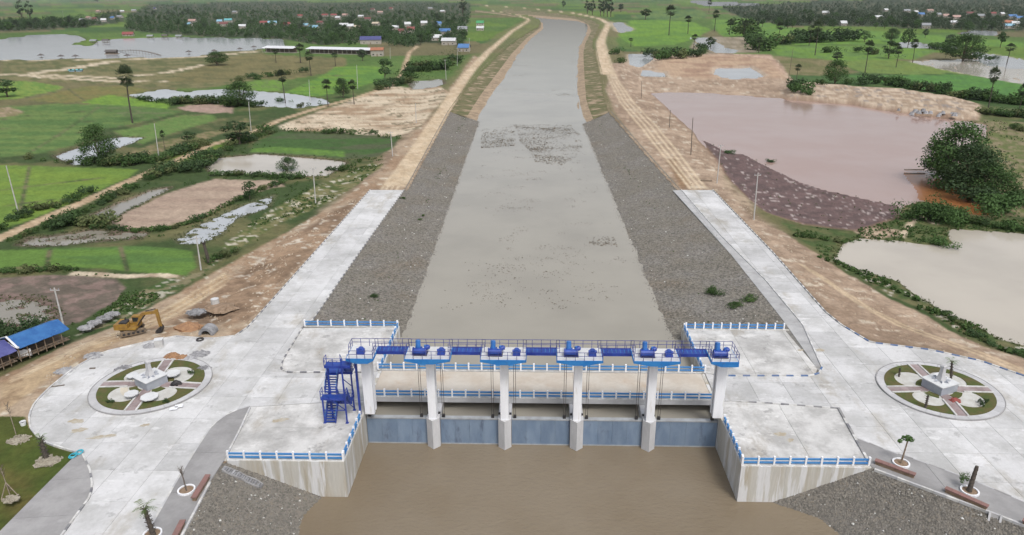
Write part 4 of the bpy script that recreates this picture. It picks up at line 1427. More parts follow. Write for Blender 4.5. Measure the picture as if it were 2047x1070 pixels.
def landing(x0, x1, y0, y1, z, sides):
    m = MB()
    m.box(x0, x1, y0, y1, z - .06, z)
    m.build('landing', 'hoistblue', e)
    m = MB()
    m.box(x0 - .02, x1 + .02, y0 - .03, y0 + .06, z - .3, z + .02)
    m.build('landing_beam', 'steelblue', e)
    for s in sides:
        guard(e, {'f': [(x0, y0, z), (x1, y0, z)], 'b': [(x0, y1, z), (x1, y1, z)], 'l': [(x0, y0, z), (x0, y1, z)], 'r': [(x1, y0, z), (x1, y1, z)]}[s], mat='steelblue', h=1.05)


X = lambda x: x + 26.5
flight(X(-27.85), X(-26.6), -.75, 0, 1.2, 1.95, 8)
landing(X(-28.1), X(-24.8), 1.35, 2.6, 1.95, 'blr')
flight(X(-26.2), X(-25.0), 1.2, 1.95, .25, 3.7, 7)
landing(X(-28.2), X(-25.0), -.7, .3, 3.7, 'flr')
flight(X(-27.9), X(-26.5), .45, 3.7, 2.3, 5.9, 9)
landing(X(-27.95), X(-24.6), 2.2, 3.3, 5.9, 'blr')
flight(X(-25.5), X(-24.65), 2.3, 5.9, .6, 8.3, 8)
landing(X(-27.3), X(-24.0), -.6, .5, 8.3, 'fl')
for x, y, z in ((-28.0, -.6, 3.7), (-25.1, -.6, 8.3), (-28.0, 2.5, 5.9), (-24.9, 2.5, 5.9), (-27.2, .4, 8.3)):
    m = MB()
    m.box(X(x) - .09, X(x) + .09, y - .09, y + .09, 0, z - .06)
    m.box(X(x) - .2, X(x) + .2, y - .2, y + .2, 0, .05)
    m.build('tower_leg', 'steelblue', e)
for a, b in (((-28, -.6, 1.9), (-25.1, -.6, 1.9)), ((-25.1, -.6, 3.4), (-24.9, 2.5, .3)), ((-25.1, -.6, 6.5), (-24.9, 2.5, 3.6)), ((-28, -.6, .3), (-28, 2.5, 3.4)), ((-26.9, -.6, 3.4), (-25.1, -.6, 1.9))):
    m = MB()
    m.bar((X(a[0]), a[1], a[2]), (X(b[0]), b[1], b[2]), .09)
    m.build('brace', 'steelblue', e)
m = MB()
m.box(X(-23.95), X(-23.7), 1.2, 1.55, .02, 8.9)
m.build('cable_channel', 'steelblue', e)

# ------------------------------------------------------------------ vegetation kinds


def leafcloud(centres, radii, per, size, squash=.8, rs=None, flat=.0):
    """leaf-sized faces scattered through clumps: (n,4) quads"""
    rs = rs or NR
    V = []
    for c, r in zip(centres, radii):
        d = rs.normal(size=(per, 3))
        d /= np.linalg.norm(d, axis=1)[:, None]
        rr = r * (.55 + .5 * rs.rand(per, 1) ** .6)
        p = np.array(c)[None] + d * rr * np.array([1, 1, squash])
        nrm = d + rs.normal(size=(per, 3)) * .55 + np.array([0, 0, .35])
        nrm /= np.linalg.norm(nrm, axis=1)[:, None]
        a = np.cross(nrm, rs.normal(size=(per, 3)))
        a /= np.linalg.norm(a, axis=1)[:, None] + 1e-9
        b = np.cross(nrm, a)
        s = size * (.6 + .8 * rs.rand(per, 1))
        V.append(np.stack([p - a * s, p - b * s * .6, p + a * s, p + b * s * .6], 1))
    V = np.concatenate(V)
    return V.reshape(-1, 3), np.arange(len(V) * 4).reshape(-1, 4)


def tree_kind(seed, mat, lean=0, clumps=18, per=44, size=.040, wide=.34, low=.28, squash=.75, limbs=5):
    """unit-height tree: (trunk mesh, crown mesh)"""
    rs = np.random.RandomState(seed)
    cs, rr = [], []
    for i in range(clumps):
        t = rs.rand()
        zz = low + (1 - low) * (.12 + .80 * t)
        w = wide * math.sin(math.pi * (.22 + .70 * t)) * (.55 + .6 * rs.rand())
        a = rs.rand() * 6.28
        cs.append((w * math.cos(a), w * math.sin(a), zz))
        rr.append(wide * (.30 + .26 * rs.rand()))
    V, Fq = leafcloud(cs, rr, per, size, squash, rs)
    V[:, 2] = np.clip(V[:, 2], .02, 1.02)
    crown = npmesh('crown', V, Fq, mat)
    m = MB()
    m.tube((0, 0, -.03), (.01, 0, low + .08), .028, .018, 6)
    for i in range(limbs):
        c = cs[i]
        m.tube((.005, 0, low * (.6 + .4 * rs.rand())), c, .014, .006, 5, caps=False)
    return m.mesh('trunk', 'bark'), crown


def bush_kind(seed, mat, n=9, per=54, size=.078):
    rs = np.random.RandomState(seed)
    cs = [(.55 * rs.normal() * .6, .55 * rs.normal() * .6, .25 + .4 * rs.rand()) for i in range(n)]
    rr = [.22 + .22 * rs.rand() for i in range(n)]
    V, Fq = leafcloud(cs, rr, per, size, .9, rs)
    V[:, 2] = np.maximum(V[:, 2], -.05)
    return npmesh('foliage', V, Fq, mat)


def palm_kind(seed, mat, fans=72, ball=.165, bend=.03):
    """unit-height sugar palm: slender trunk, ball of fan leaves"""
    rs = np.random.RandomState(seed)
    bx, by = bend * rs.normal(), bend * rs.normal()
    hz = 1 - ball
    m = MB()
    pts = [(bx * t * t, by * t * t, -.02 + (hz + .02) * t) for t in (0, .25, .5, .75, 1)]
    for i in range(4):
        m.tube(pts[i], pts[i + 1], .019 - .0022 * i, .017 - .0022 * i, 6)
    trunk = m.mesh('trunk', 'palmtrunk')
    V, Fq = [], []
    for i in range(fans):
        d = rs.normal(size=3)
        d[2] = d[2] * 1.1 + .02
        d /= np.linalg.norm(d)
        c = np.array(pts[-1]) + d * ball * (.55 + .3 * rs.rand())
        a = np.cross(d, [0, 0, 1.])
        a /= np.linalg.norm(a) + 1e-9
        b = np.cross(a, d)
        r = ball * (.42 + .15 * rs.rand())
        nb = 7
        for k in range(nb):
            t0 = -1.25 + 2.5 * k / nb
            t1 = -1.25 + 2.5 * (k + .62) / nb
            tip = lambda t: c + (d * math.cos(t) + a * math.sin(t)) * r - np.array([0, 0, .15 * r * abs(t)])
            q = len(V)
            V += [c - d * r * .25, tip(t0), tip((t0 + t1) / 2) + b * r * .12 + d * r * .1, tip(t1)]
            Fq.append((q, q + 1, q + 2, q + 3))
    return trunk, npmesh('crown', np.array(V), np.array(Fq), mat)


TREES = [tree_kind(11 + i, ['leaf', 'leaf', 'leaf3', 'leaf2', 'leaf', 'leaf3'][i], wide=[.33, .40, .30, .36, .28, .42][i], low=[.28, .2, .34, .25, .36, .16][i]) for i in range(6)]
TALL = [tree_kind(41 + i, 'leaf3', wide=.17, low=.2, clumps=14, per=24) for i in range(2)]
BIGT = [tree_kind(61 + i, ['leaf', 'leaf2'][i], clumps=64, per=80, size=.019, wide=[.40, .36][i], low=.12, limbs=9) for i in range(2)]
PALMS = [palm_kind(71 + i, 'palmleaf', bend=[.03, .05, .02, .04][i]) for i in range(4)]
BUSH = [bush_kind(81 + i, ['leaf', 'leaf2', 'scrub', 'dryleaf'][i]) for i in range(4)]
BIGB = [bush_kind(91 + i, 'leaf2' if i else 'leaf', 22, 70, .055) for i in range(2)]


def gz(u, v, z=ZP):
    """height of the graded ground near a surveyed point"""
    for it in range(3):
        p = P(u, v, z)
        d = math.hypot(p.x - CX, p.y - CY)
        a = math.atan2(p.x - CX, p.y - CY)
        i = int(np.clip((1 / 42.0 - 1 / max(d, 43)) / (1 / 42.0 - 1 / 14000.0) * (nd - 1) + .5, 0, nd - 1))
        j = int(np.clip((a + rad(50)) / rad(100) * (na - 1) + .5, 0, na - 1))
        z = float(Z0[i * na + j])
    return P(u, v, z)


def plant(name, kind, u, v, hpx, label, cat='tree', group=None, wpx=None, p=None, h=None, z=None):
    q = p or (gz(u, v) if z is None else P(u, v, z))
    if h is None:
        h = hpx / (ppm(v) * .95)
    w = h
    if wpx:
        w = wpx / ppm(v) / wpx_unit(kind)
    e = empty(name, q, label, cat, group, R.uniform(0, 6.28))
    e.scale = (1, 1, 1)
    tr, cr = kind
    link('trunk', tr, e, scale=(w, w, h))
    link('crown', cr, e, scale=(w, w, h))
    return e


_wu = {}


def wpx_unit(kind):
    k = kind[1].name
    if k not in _wu:
        co = np.empty(len(kind[1].vertices) * 3, np.float32)
        kind[1].vertices.foreach_get('co', co)
        co = co.reshape(-1, 3)
        _wu[k] = float(np.percentile(co[:, 0], 97) - np.percentile(co[:, 0], 3))
    return _wu[k]


def slope_z(k, u, v):
    q = SLOPES[k].reshape(-1, 3)
    z = WU * .5
    for it in range(4):
        p = P(u, v, z)
        z = float(q[np.argmin((q[:, 0] - p.x) ** 2 + (q[:, 1] - p.y) ** 2), 2])
    return z + .05


def bush(u, v, hpx, label, group=None, kind=None, wpx=None, z=None, cat='bush', name='bush'):
    q = gz(u, v) if z is None else P(u, v, z)
    h = hpx / (ppm(v) * .95)
    w = (wpx or hpx * 1.25) / ppm(v) / 1.35
    return tag(link(name, kind or R.choice(BUSH), None, q - Vector((0, 0, .1)), R.uniform(0, 6.28), (w, w, h)), label, cat, group)


# sugar palms: base, top
LP_ = [(265, 246, 137, 46, 'tall leaning sugar palm standing alone in the left paddy fields'),
       (571, 210, 142, 28, 'sugar palm behind the white pond beside the bright green field'),
       (656, 214, 162, 26, 'brown crowned sugar palm beside the left dirt track, nearest the pond'),
       (708, 209, 163, 24, 'thin sugar palm at the right of the pair beside the left dirt track'),
       (622, 152, 106, 24, 'sugar palm with a long hanging crown in front of the long white roof'),
       (601, 126, 90, 24, 'sugar palm standing before the gap between the two long white roofs'),
       (552, 126, 100, 16, 'small sugar palm in front of the left long white roof'),
       (671, 133, 107, 18, 'short sugar palm in front of the right long white roof'),
       (330, 300, 262, 14, 'stump like palm beside the left dirt track above the pond')]
for u, v, t, w, lb in LP_:
    plant('sugar_palm', R.choice(PALMS), u, v, v - t, lb, 'palm tree', None, w * .74)
RP_ = [(1337, 71, 18, 26, 'sugar palm over the bright paddy right of the canal bend'), (1375, 68, 36, 20, 'slender sugar palm between two bright paddy plots'),
       (1428, 63, 26, 20, 'sugar palm at the edge of the far right woods'), (1458, 70, 42, 20, 'short sugar palm in the right paddies behind the grey plot'),
       (1386, 100, 72, 18, 'sugar palm at the corner of the grey ploughed plot'), (1486, 74, 44, 20, 'round headed palm behind the grey ploughed plot'),
       (1629, 111, 48, 24, 'tall sugar palm in the middle of the right paddies'), (1729, 146, 88, 24, 'tall sugar palm before the right paddies with a ragged crown'),
       (1824, 126, 84, 20, 'sugar palm at the corner of the pale flooded plot'), (1791, 135, 98, 20, 'sugar palm with a low crown on the bund left of the flooded plot'),
       (1975, 218, 142, 26, 'tallest sugar palm at the far bank of the red lake'), (2034, 233, 174, 26, 'sugar palm at the right edge beside the red lake'),
       (2012, 130, 92, 24, 'palm beside the pale flooded plot at the far right'), (1617, 92, 56, 20, 'sugar palm on the far bund of the right paddies'),
       (1555, 88, 50, 20, 'sugar palm in the tree line behind the olive field'), (1417, 26, 4, 12, 'small palm beside the white flooded plot at the top'),
       (1516, 106, 78, 16, 'dark palm at the right end of the grey plot'), (1591, 166, 132, 18, 'ragged palm beside the dark pole on the red bank'),
       (1261, 94, 78, 14, 'stubby palm on the bright paddy edge near the right road')]
for u, v, t, w, lb in RP_:
    plant('sugar_palm', R.choice(PALMS), u, v, v - t, lb, 'palm tree', None, w * .74)
BT = [(200, 324, 74, 56, 1, 'large dark broadleaf tree at the corner of the small white pond'), (435, 131, 27, 40, 1, 'round dark tree standing alone on the dry field by the lake'),
      (15, 194, 34, 40, 0, 'leaning broad tree at the left edge beside the bright paddy'), (576, 346, 32, 34, 1, 'small dark tree on the bund of the beige pond'),
      (479, 288, 44, 46, 0, 'dense dark tree beside the left dirt track'), (376, 284, 20, 26, 0, 'small round tree in the tan strip by the left dirt track'),
      (482, 212, 48, 54, 1, 'spreading dark tree beside the white pond and pole'), (686, 196, 38, 26, 1, 'dark tree between two palms beside the left dirt track'),
      (500, 400, 38, 22, 0, 'slim pale green tree at the end of the ploughed brown field'), (1668, 169, 46, 38, 1, 'round dark tree on the bund above the red lake bank'),
      (1924, 123, 50, 66, 1, 'large spreading dark tree beside the pale flooded plot'), (1673, 124, 18, 18, 0, 'small round tree in the right paddies below the tall palm'),
      (1776, 117, 32, 24, 0, 'dark tree clump on the bund in the right paddies'), (1814, 96, 34, 24, 0, 'upright tree on the second bund of the right paddies'),
      (1728, 84, 20, 22, 0, 'far tree on the bund before the right woods'), (1781, 84, 24, 24, 1, 'dark tree before the right woods above the flooded strip'),
      (1897, 94, 22, 18, 0, 'small tree on the left of the large spreading tree'), (1999, 96, 28, 14, 0, 'thin dark tree on the far right bund'),
      (1849, 76, 16, 10, 0, 'tiny tree on the bright strip before the right village'), (1127, 16, 14, 10, 0, 'small tree behind the canal bend on the green plain'),
      (1241, 24, 14, 12, 0, 'small round tree right of the tall group by the canal bend'), (725, 122, 22, 18, 0, 'dark tree before the tan end building of the long shed'),
      (770, 160, 40, 24, 0, 'dark tree at the bend of the left dirt track'), (1290, 40, 20, 18, 0, 'tree on the green plain right of the canal bend'),
      (1420, 98, 22, 16, 0, 'dark tree at the lower edge of the bright paddy')]
for u, v, h, w, big, lb in BT:
    plant('broadleaf_tree', R.choice(BIGT if big else TREES), u, v, h, lb, 'tree', None, w)
ORD0 = ['first', 'second', 'third', 'fourth', 'fifth', 'sixth']
for i, (u, v, h) in enumerate(((1174, 28, 26), (1184, 30, 28), (1200, 32, 30), (1207, 33, 38), (1214, 34, 44), (1221, 34, 34))):
    plant('broadleaf_tree', R.choice(TALL), u, v, h, '%s tall thin tree from the left in the group behind the canal bend' % ORD0[i], 'tree', 'tall trees behind the canal bend', 11)
# the great thicket at the red lake
for u, v, h, w, lb in ((1902, 372, 122, 100, 'tall dark green tree of the thicket at the red lake'), (1938, 384, 92, 92, 'broad tree in the middle of the thicket at the red lake'),
                       (1975, 394, 66, 80, 'lower tree at the right side of the thicket by the red lake'), (1874, 358, 74, 62, 'dark tree at the left tip of the thicket over the water')):
    plant('thicket_tree', R.choice(BIGT), u, v, h, lb, 'tree', None, w)
for u, v, h, w, lb in ((1830, 438, 42, 52, 'round green bush left on the spit between the lakes'), (1872, 442, 48, 60, 'large green bush in the middle of the spit between the lakes'),
                       (1905, 446, 40, 50, 'green bush right on the spit between the lakes'), (1950, 402, 40, 80, 'low green bush under the thicket at the red lake'),
                       (1990, 425, 44, 80, 'green bush below the thicket near the beige lake'), (1900, 376, 40, 66, 'leafy bush at the foot of the thicket over the red water'),
                       (2035, 410, 40, 60, 'green bush at the right edge beside the thicket'), (1880, 490, 18, 40, 'low bush on the grassy spit above the beige lake')):
    bush(u, v, h, lb, None, R.choice(BIGB), w)
for u, v, h, w, lb in ((20, 690, 60, 70, 'large dark bush behind the violet roofed shed'), (52, 676, 44, 50, 'dark bush behind the blue roofed shed'), (75, 655, 22, 22, 'small bush beside the muddy pond and the shed')):
    bush(u, v, h, lb, None, BIGB[0], w)
bush(1425, 588, 18, 'single green bush growing on the right stone slope', None, BIGB[1], 26, z=slope_z(1, 1425, 588))
bush(748, 594, 9, 'dark tuft growing on the left stone slope', None, BIGB[0], 15, z=slope_z(0, 748, 594))
bush(1468, 612, 7, 'flat green patch of weeds on the right stone slope', None, BUSH[2], 36, z=slope_z(1, 1468, 612))
bush(1500, 598, 8, 'weeds trailing up the right stone slope below the gutter', None, BUSH[2], 36, z=slope_z(1, 1500, 598))
bush(1540, 325, 8, 'dark bush standing in the red lake at the mud edge', None, BIGB[0], 14, z=-1.9)
bush(1458, 306, 7, 'dark bush on the mud point of the red lake', None, BIGB[0], 20)
for u, v, w, lb in ((804, 397, 12, 'uppermost'), (840, 440, 9, 'lowest'), (846, 432, 8, 'middle')):
    bush(u, v, 5, lb + ' weed tuft among the stones below the left road', 'weed tufts on the left stone slope', BUSH[2], w, z=slope_z(0, u, v))


TUFT = []
ORD = 'first second third fourth fifth sixth seventh eighth ninth tenth eleventh twelfth thirteenth fourteenth fifteenth sixteenth seventeenth eighteenth nineteenth twentieth'.split() + ['twenty-' + q for q in 'first second third fourth fifth sixth seventh eighth'.split()]


def hedge(pts, label, group, step, h0, h1, kinds=None, jit=3, wf=1.5):
    q = [Vector(p) for p in pts]
    L = sum((q[i + 1] - q[i]).length for i in range(len(q) - 1))
    n = max(2, int(L / step))
    it = []
    for p in interp(q, n):
        u, v = p.x + R.uniform(-jit, jit), p.y + R.uniform(-jit, jit) * .4
        h = R.uniform(h0, h1)
        if h < 11.5:
            qq = gz(u, v)
            hm = h / (ppm(v) * .95)
            TUFT.append((qq.x, qq.y, qq.z + hm * .4, hm * .62))
            continue
        it.append((u, v, h))
    it.sort()
    for i, (u, v, h) in enumerate(it):
        lb = label if len(it) == 1 else ('%s from left, %s' % (ORD[i], label) if i < len(ORD) else label)
        bush(u, v, h, lb, group, R.choice(kinds or BUSH), h * wf * R.uniform(.9, 1.4))


HD = [([(20, 482), (110, 448), (180, 420), (265, 376)], 'bush in the row on the near side of the left dirt track', 'bushes along the near side of the dirt track', 14, 9, 20),
      ([(115, 455), (150, 448), (215, 452)], 'thick bush at the corner of the muddy pond', 'bushes at the muddy pond', 11, 18, 32),
      ([(300, 360), (350, 335), (375, 345), (430, 318), (400, 335)], 'bush between the dirt track and the beige pond', 'bushes before the beige pond', 11, 16, 30),
      ([(440, 312), (465, 290), (500, 282), (530, 265)], 'bush at the upper corner of the beige pond', 'bushes above the beige pond', 12, 12, 22),
      ([(0, 462), (30, 440), (95, 414), (115, 418), (170, 388), (185, 385)], 'bush in the row on the far side of the left dirt track', 'bushes along the far side of the dirt track', 13, 8, 22),
      ([(60, 318), (105, 326), (140, 328)], 'small bush on the bund left of the white pond', 'bushes left of the white pond', 18, 8, 18),
      ([(170, 328), (215, 330), (260, 330), (320, 322), (345, 312), (410, 290)], 'bush in the thick hedge below the white pond', 'hedge below the white pond', 11, 14, 26),
      ([(205, 456), (280, 464), (335, 460), (400, 440), (450, 414), (520, 382), (560, 368)], 'bush on the bund below the ploughed brown field', 'bushes below the ploughed field', 10, 8, 15),
      ([(430, 352), (500, 352), (560, 356), (605, 358)], 'low hedge bush on the near bund of the beige pond', 'hedge at the beige pond', 11, 10, 16),
      ([(645, 350), (690, 340), (720, 325)], 'bush on the right bund of the beige pond', 'bushes right of the beige pond', 12, 8, 14),
      ([(505, 278), (560, 263), (640, 266), (720, 268), (795, 278)], 'bush in the row below the sand flat', 'bushes below the sand flat', 12, 6, 13),
      ([(275, 200), (305, 204), (345, 210), (365, 206), (400, 208), (440, 206), (470, 212), (515, 213)], 'bush in the row before the long white pond', 'bushes before the long white pond', 10, 9, 22),
      ([(460, 162), (515, 158), (560, 152), (620, 142)], 'bush on the bund of the bright green field', 'bushes above the bright green field', 14, 6, 14),
      ([(760, 180), (820, 165), (815, 145), (880, 140)], 'bush beside the bend of the left dirt track', 'bushes at the bend of the dirt track', 9, 10, 22),
      ([(825, 135), (850, 140), (885, 138), (905, 128)], 'dark hedge bush behind the small pond near the left road', 'hedge near the left road', 8, 12, 22),
      ([(0, 545), (40, 545), (100, 540), (150, 540)], 'bush on the bund below the nearest paddy', 'bushes below the nearest paddy', 13, 8, 18),
      ([(420, 525), (450, 515), (470, 505)], 'dark bush beside the burnt palm trunk', 'bushes near the burnt trunk', 12, 12, 20),
      ([(1305, 116), (1330, 118), (1360, 116), (1395, 112), (1408, 104)], 'dark bush on the red bank right of the road', 'bushes on the red bank', 8, 12, 24),
      ([(1580, 178), (1600, 185), (1612, 190)], 'dark bush on the lake bank beside the pole', 'bushes on the lake bank', 8, 14, 24),
      ([(1590, 168), (1640, 170), (1680, 168), (1715, 170)], 'bush on the top of the red lake bank', 'bushes along the lake bank top', 13, 7, 14),
      ([(1730, 170), (1760, 165), (1790, 172), (1830, 178), (1890, 188)], 'bush in the hedge below the deep green paddy', 'hedge below the deep green paddy', 10, 12, 24),
      ([(1915, 196), (1960, 200), (2000, 205), (2047, 210)], 'bush in the hedge beside the tallest palm', 'hedge beside the tallest palm', 10, 14, 26),
      ([(1965, 228), (2000, 232), (2047, 236)], 'dark bush on the far shore of the red lake', 'bushes on the far lake shore', 10, 12, 22),
      ([(1985, 262), (2020, 258), (2047, 262)], 'bush behind the thicket at the red lake', 'bushes behind the thicket', 14, 10, 18),
      ([(1560, 90), (1600, 84), (1660, 84), (1700, 82)], 'dark bush in the far hedge of the right paddies', 'far hedge of the right paddies', 9, 14, 28),
      ([(1660, 105), (1720, 104), (1760, 112), (1800, 118)], 'bush on the middle bund of the right paddies', 'bushes on the middle bund', 9, 6, 16),
      ([(1850, 100), (1880, 98), (1940, 118), (1975, 122)], 'bush beside the flooded strip in the right paddies', 'bushes beside the flooded strip', 10, 8, 16),
      ([(1480, 60), (1500, 85), (1520, 104), (1535, 88)], 'dark tree like bush right of the grey plot', 'bushes right of the grey plot', 8, 16, 30),
      ([(1590, 472), (1640, 478), (1700, 488), (1760, 490), (1830, 494), (1890, 492)], 'low bush on the spit shore of the beige lake', 'bushes on the spit shore', 15, 7, 14),
      ([(1930, 445), (1990, 455), (2047, 462)], 'bush on the far shore of the beige lake', 'bushes on the far shore of the beige lake', 14, 12, 22),
      ([(1640, 515), (1720, 548), (1780, 576), (1830, 600)], 'low weed bush on the near shore of the beige lake', 'weeds on the near shore of the beige lake', 16, 5, 11),
      ([(1840, 618), (1880, 625), (1910, 645), (1960, 678), (2000, 700), (2047, 715)], 'green bush on the near shore of the beige lake', 'bushes on the near shore of the beige lake', 15, 6, 15),
      ([(1220, 92), (1235, 110), (1240, 128)], 'bush beside the right dirt road', 'bushes beside the right dirt road', 8, 7, 14),
      ([(560, 205), (600, 214), (640, 208)], 'bush on the bund at the left dirt track', 'bushes at the white pond end', 14, 8, 14),
      ([(480, 160), (500, 155), (512, 158)], 'dark bush at the left of the bright green field', 'bushes left of the bright field', 10, 8, 14)]
for h_ in HD:
    hedge(*h_)
for u, v, h in ((140, 172, 12), (1170, 0, 6), (420, 140, 5), (880, 170, 5), (1690, 372, 4)):
    pass

# low scrub tufts that nobody could count
SV, SF = [], []


def tufts(pts, n, s0, s1, z=ZP, per=9):
    poly = G(pts, z)
    xs, ys = [p[0] for p in poly], [p[1] for p in poly]
    px, py = NR.uniform(min(xs), max(xs), n * 3), NR.uniform(min(ys), max(ys), n * 3)
    k = np.where(sdf(px, py, poly) < 0)[0][:n]
    out = []
    for i in k:
        d = math.hypot(px[i] - CX, py[i] - CY)
        a = math.atan2(px[i] - CX, py[i] - CY)
        ii = int(np.clip((1 / 42.0 - 1 / max(d, 43)) / (1 / 42.0 - 1 / 14000.0) * (nd - 1) + .5, 0, nd - 1))
        jj = int(np.clip((a + rad(50)) / rad(100) * (na - 1) + .5, 0, na - 1))
        if names[OBJ[ii * na + jj]][0] in ('bare_field', 'dirt_road', 'paddy_field', 'sand_flat', 'mud_flat') or Z0[ii * na + jj] < ZP - .25:
            continue
        if vnoise(np.array([px[i] / 7]), np.array([py[i] / 7]), 5)[0] < .45:
            continue
        out.append((px[i], py[i], float(Z0[ii * na + jj]), R.uniform(s0, s1)))
    cs = [(x, y, z_ + s * .3) for x, y, z_, s in out]
    if cs:
        V, Fq = leafcloud(cs, [s * .6 for *_, s in out], per, .22, .6)
        SV.append(V)


tufts([(440, 492), (540, 416), (640, 366), (740, 326), (768, 335), (720, 372), (640, 412), (560, 442), (480, 492)], 500, .3, .9)
tufts([(150, 668), (230, 602), (330, 556), (400, 541), (462, 502), (400, 548), (330, 590), (230, 640)], 350, .3, .9)
tufts([(1560, 448), (1700, 462), (1800, 440), (2047, 440), (2047, 470), (1905, 462), (1880, 496), (1720, 482), (1660, 522)], 700, .3, 1.0)
tufts([(1665, 522), (1760, 551), (1850, 601), (1950, 651), (2120, 712), (2120, 742), (1960, 690), (1850, 620), (1700, 545)], 600, .25, .8)
tufts([(1960, 240), (2120, 250), (2120, 440), (1990, 430), (1940, 380)], 500, .4, 1.2)
tufts([(0, 560), (200, 545), (400, 540), (230, 640), (120, 660)], 250, .2, .6)
tufts([(300, 330), (480, 285), (780, 320), (620, 400), (300, 480), (100, 470)], 900, .3, 1.0)
tufts([(820, 120), (930, 90), (900, 150), (840, 170)], 400, .5, 1.6)
tufts([(230, 630), (560, 450), (730, 375), (620, 420), (330, 600)], 120, .15, .5)
V, _ = leafcloud([t[:3] for t in TUFT], [t[3] for t in TUFT], 40, .3, .8)
SV.append(V)
V = np.concatenate(SV)
tag(link('scrub', npmesh('scrub', V, np.arange(len(V)).reshape(-1, 4), 'scrub')), kind='stuff')

# villages and woods
HS = [(165, 40, 'grey'), (178, 36, 'pink'), (190, 38, 'darkred'), (208, 41, 'white'), (226, 36, 'blue'), (240, 33, 'grey'), (197, 22, 'pink'), (245, 22, 'white'), (268, 20, 'grey'), (310, 16, 'violet blue'),
      (378, 50, 'lightblue'), (385, 42, 'pink'), (440, 44, 'lightblue'), (457, 42, 'turquoise'), (448, 50, 'darkred'), (485, 54, 'white'), (470, 24, 'grey'), (528, 47, 'red'), (545, 48, 'lightblue'), (575, 50, 'red'),
      (612, 52, 'lightblue'), (628, 57, 'lightblue'), (640, 46, 'darkred'), (600, 32, 'red'), (650, 30, 'red'), (668, 30, 'red'), (690, 30, 'pink'), (676, 36, 'white'), (722, 33, 'white'), (735, 38, 'darkred'), (745, 18, 'darkred'),
      (760, 24, 'pink'), (782, 16, 'red'), (700, 54, 'white'), (715, 56, 'cream'), (752, 48, 'cream'), (688, 52, 'white'), (790, 56, 'white'), (803, 64, 'darkred'), (822, 62, 'red'), (815, 50, 'white'), (848, 48, 'white'),
      (890, 66, 'blue'), (873, 78, 'white'), (898, 87, 'white'), (928, 100, 'blue'), (960, 58, 'white'), (960, 48, 'green'), (885, 22, 'white'), (860, 16, 'grey'), (925, 60, 'grey'),
      (1770, 20, 'white'), (1812, 22, 'grey'), (1830, 24, 'white'), (1840, 30, 'blue'), (1858, 22, 'pink'), (1875, 30, 'grey'), (1890, 32, 'pink'), (1910, 36, 'pink'), (1938, 28, 'darkred'), (1960, 32, 'grey'), (1985, 28, 'red'),
      (2002, 28, 'white'), (2022, 34, 'blue'), (2036, 38, 'blue'), (2012, 46, 'orange'), (2028, 50, 'white'), (2015, 54, 'lightblue'), (1755, 36, 'white'), (1685, 48, 'white'), (1850, 54, 'grey'), (1905, 46, 'white'), (1650, 26, 'white')]


def clear(u, v):
    for a, b_, _ in HS:
        if abs(u - a) < 9.5 and 0 < v - b_ < 9:
            return False
    return not (712 < u < 776 and 82 < v < 96)


WOODS = []


def wood(name, pts, n, h0, h1, label, group, w=1.0, kinds=None, avoid=()):
    poly = [(a, b) for a, b in pts]
    xs, ys = [p[0] for p in poly], [p[1] for p in poly]
    gp = G(pts, ZP)
    k = 0
    for t in range(n * 30):
        if k >= n:
            break
        u, v = R.uniform(min(xs), max(xs)), R.uniform(min(ys), max(ys))
        if sdf(np.array([u]), np.array([v]), poly)[0] > 0 or not clear(u, v):
            continue
        h = R.uniform(h0, h1)
        plant(name, R.choice(kinds or TREES), u, v, 0, label, 'tree', group, p=P(u, v, ZP), h=h)
        k += 1


def forest(name, pts, n, h0, h1, mat, per=34, label=None):
    """a far wood that reads as one mass"""
    gp = G(pts, ZP)
    xs, ys = [p[0] for p in pts], [p[1] for p in pts]
    uu, vv = NR.uniform(min(xs), max(xs), n * 4), NR.uniform(min(ys), max(ys), n * 4)
    k = np.where(sdf(uu, vv, pts) < 0)[0][:n]
    cs, rr = [], []
    for i in k:
        if not clear(uu[i], vv[i]):
            continue
        p = P(uu[i], vv[i], ZP)
        h = R.uniform(h0, h1)
        for j in range(3):
            r = h * R.uniform(.22, .36)
            cs.append((p.x + R.uniform(-.3, .3) * h, p.y + R.uniform(-.3, .3) * h, p.z + h * (.3 + .22 * j)))
            rr.append(r)
    V, Fq = leafcloud(cs, rr, per, .8, .85)
    tag(link(name, npmesh(name, V, Fq, mat)), label, kind='stuff')


VIL_L = [(255, 30), (300, 8), (420, 6), (560, 4), (700, 4), (850, 4), (940, 6), (940, 30), (925, 95), (850, 85), (820, 95), (760, 92), (640, 90), (560, 78), (420, 74), (300, 66), (250, 60)]
forest('woodland', VIL_L, 2600, 5, 12, 'leaf', 22)
forest('woodland', [(-60, 44), (60, 40), (170, 38), (240, 20), (250, 44), (160, 56), (-60, 66)], 420, 6, 14, 'leaf', 24)
forest('woodland', [(1440, 14), (1500, 10), (1640, 2), (1800, -4), (2047, -2), (2150, 2), (2150, 64), (1960, 62), (1840, 58), (1700, 52), (1560, 52), (1500, 45)], 2400, 6, 13, 'leaf3', 22)
wood('village_tree', [(420, 40), (560, 66), (640, 88), (760, 90), (820, 92), (925, 92), (935, 40), (700, 20), (500, 20)], 90, 8, 15, 'dark tree among the houses of the left village', 'trees of the left village')
wood('village_tree', [(255, 45), (300, 30), (420, 20), (420, 72), (330, 66), (262, 60)], 45, 8, 14, 'dark tree behind the far shore of the left lake', 'trees behind the left lake', avoid=())
wood('village_tree', [(-40, 58), (60, 52), (160, 48), (175, 56), (-40, 68)], 30, 9, 18, 'tall dark tree in the belt beyond the left lake', 'tree belt beyond the left lake')
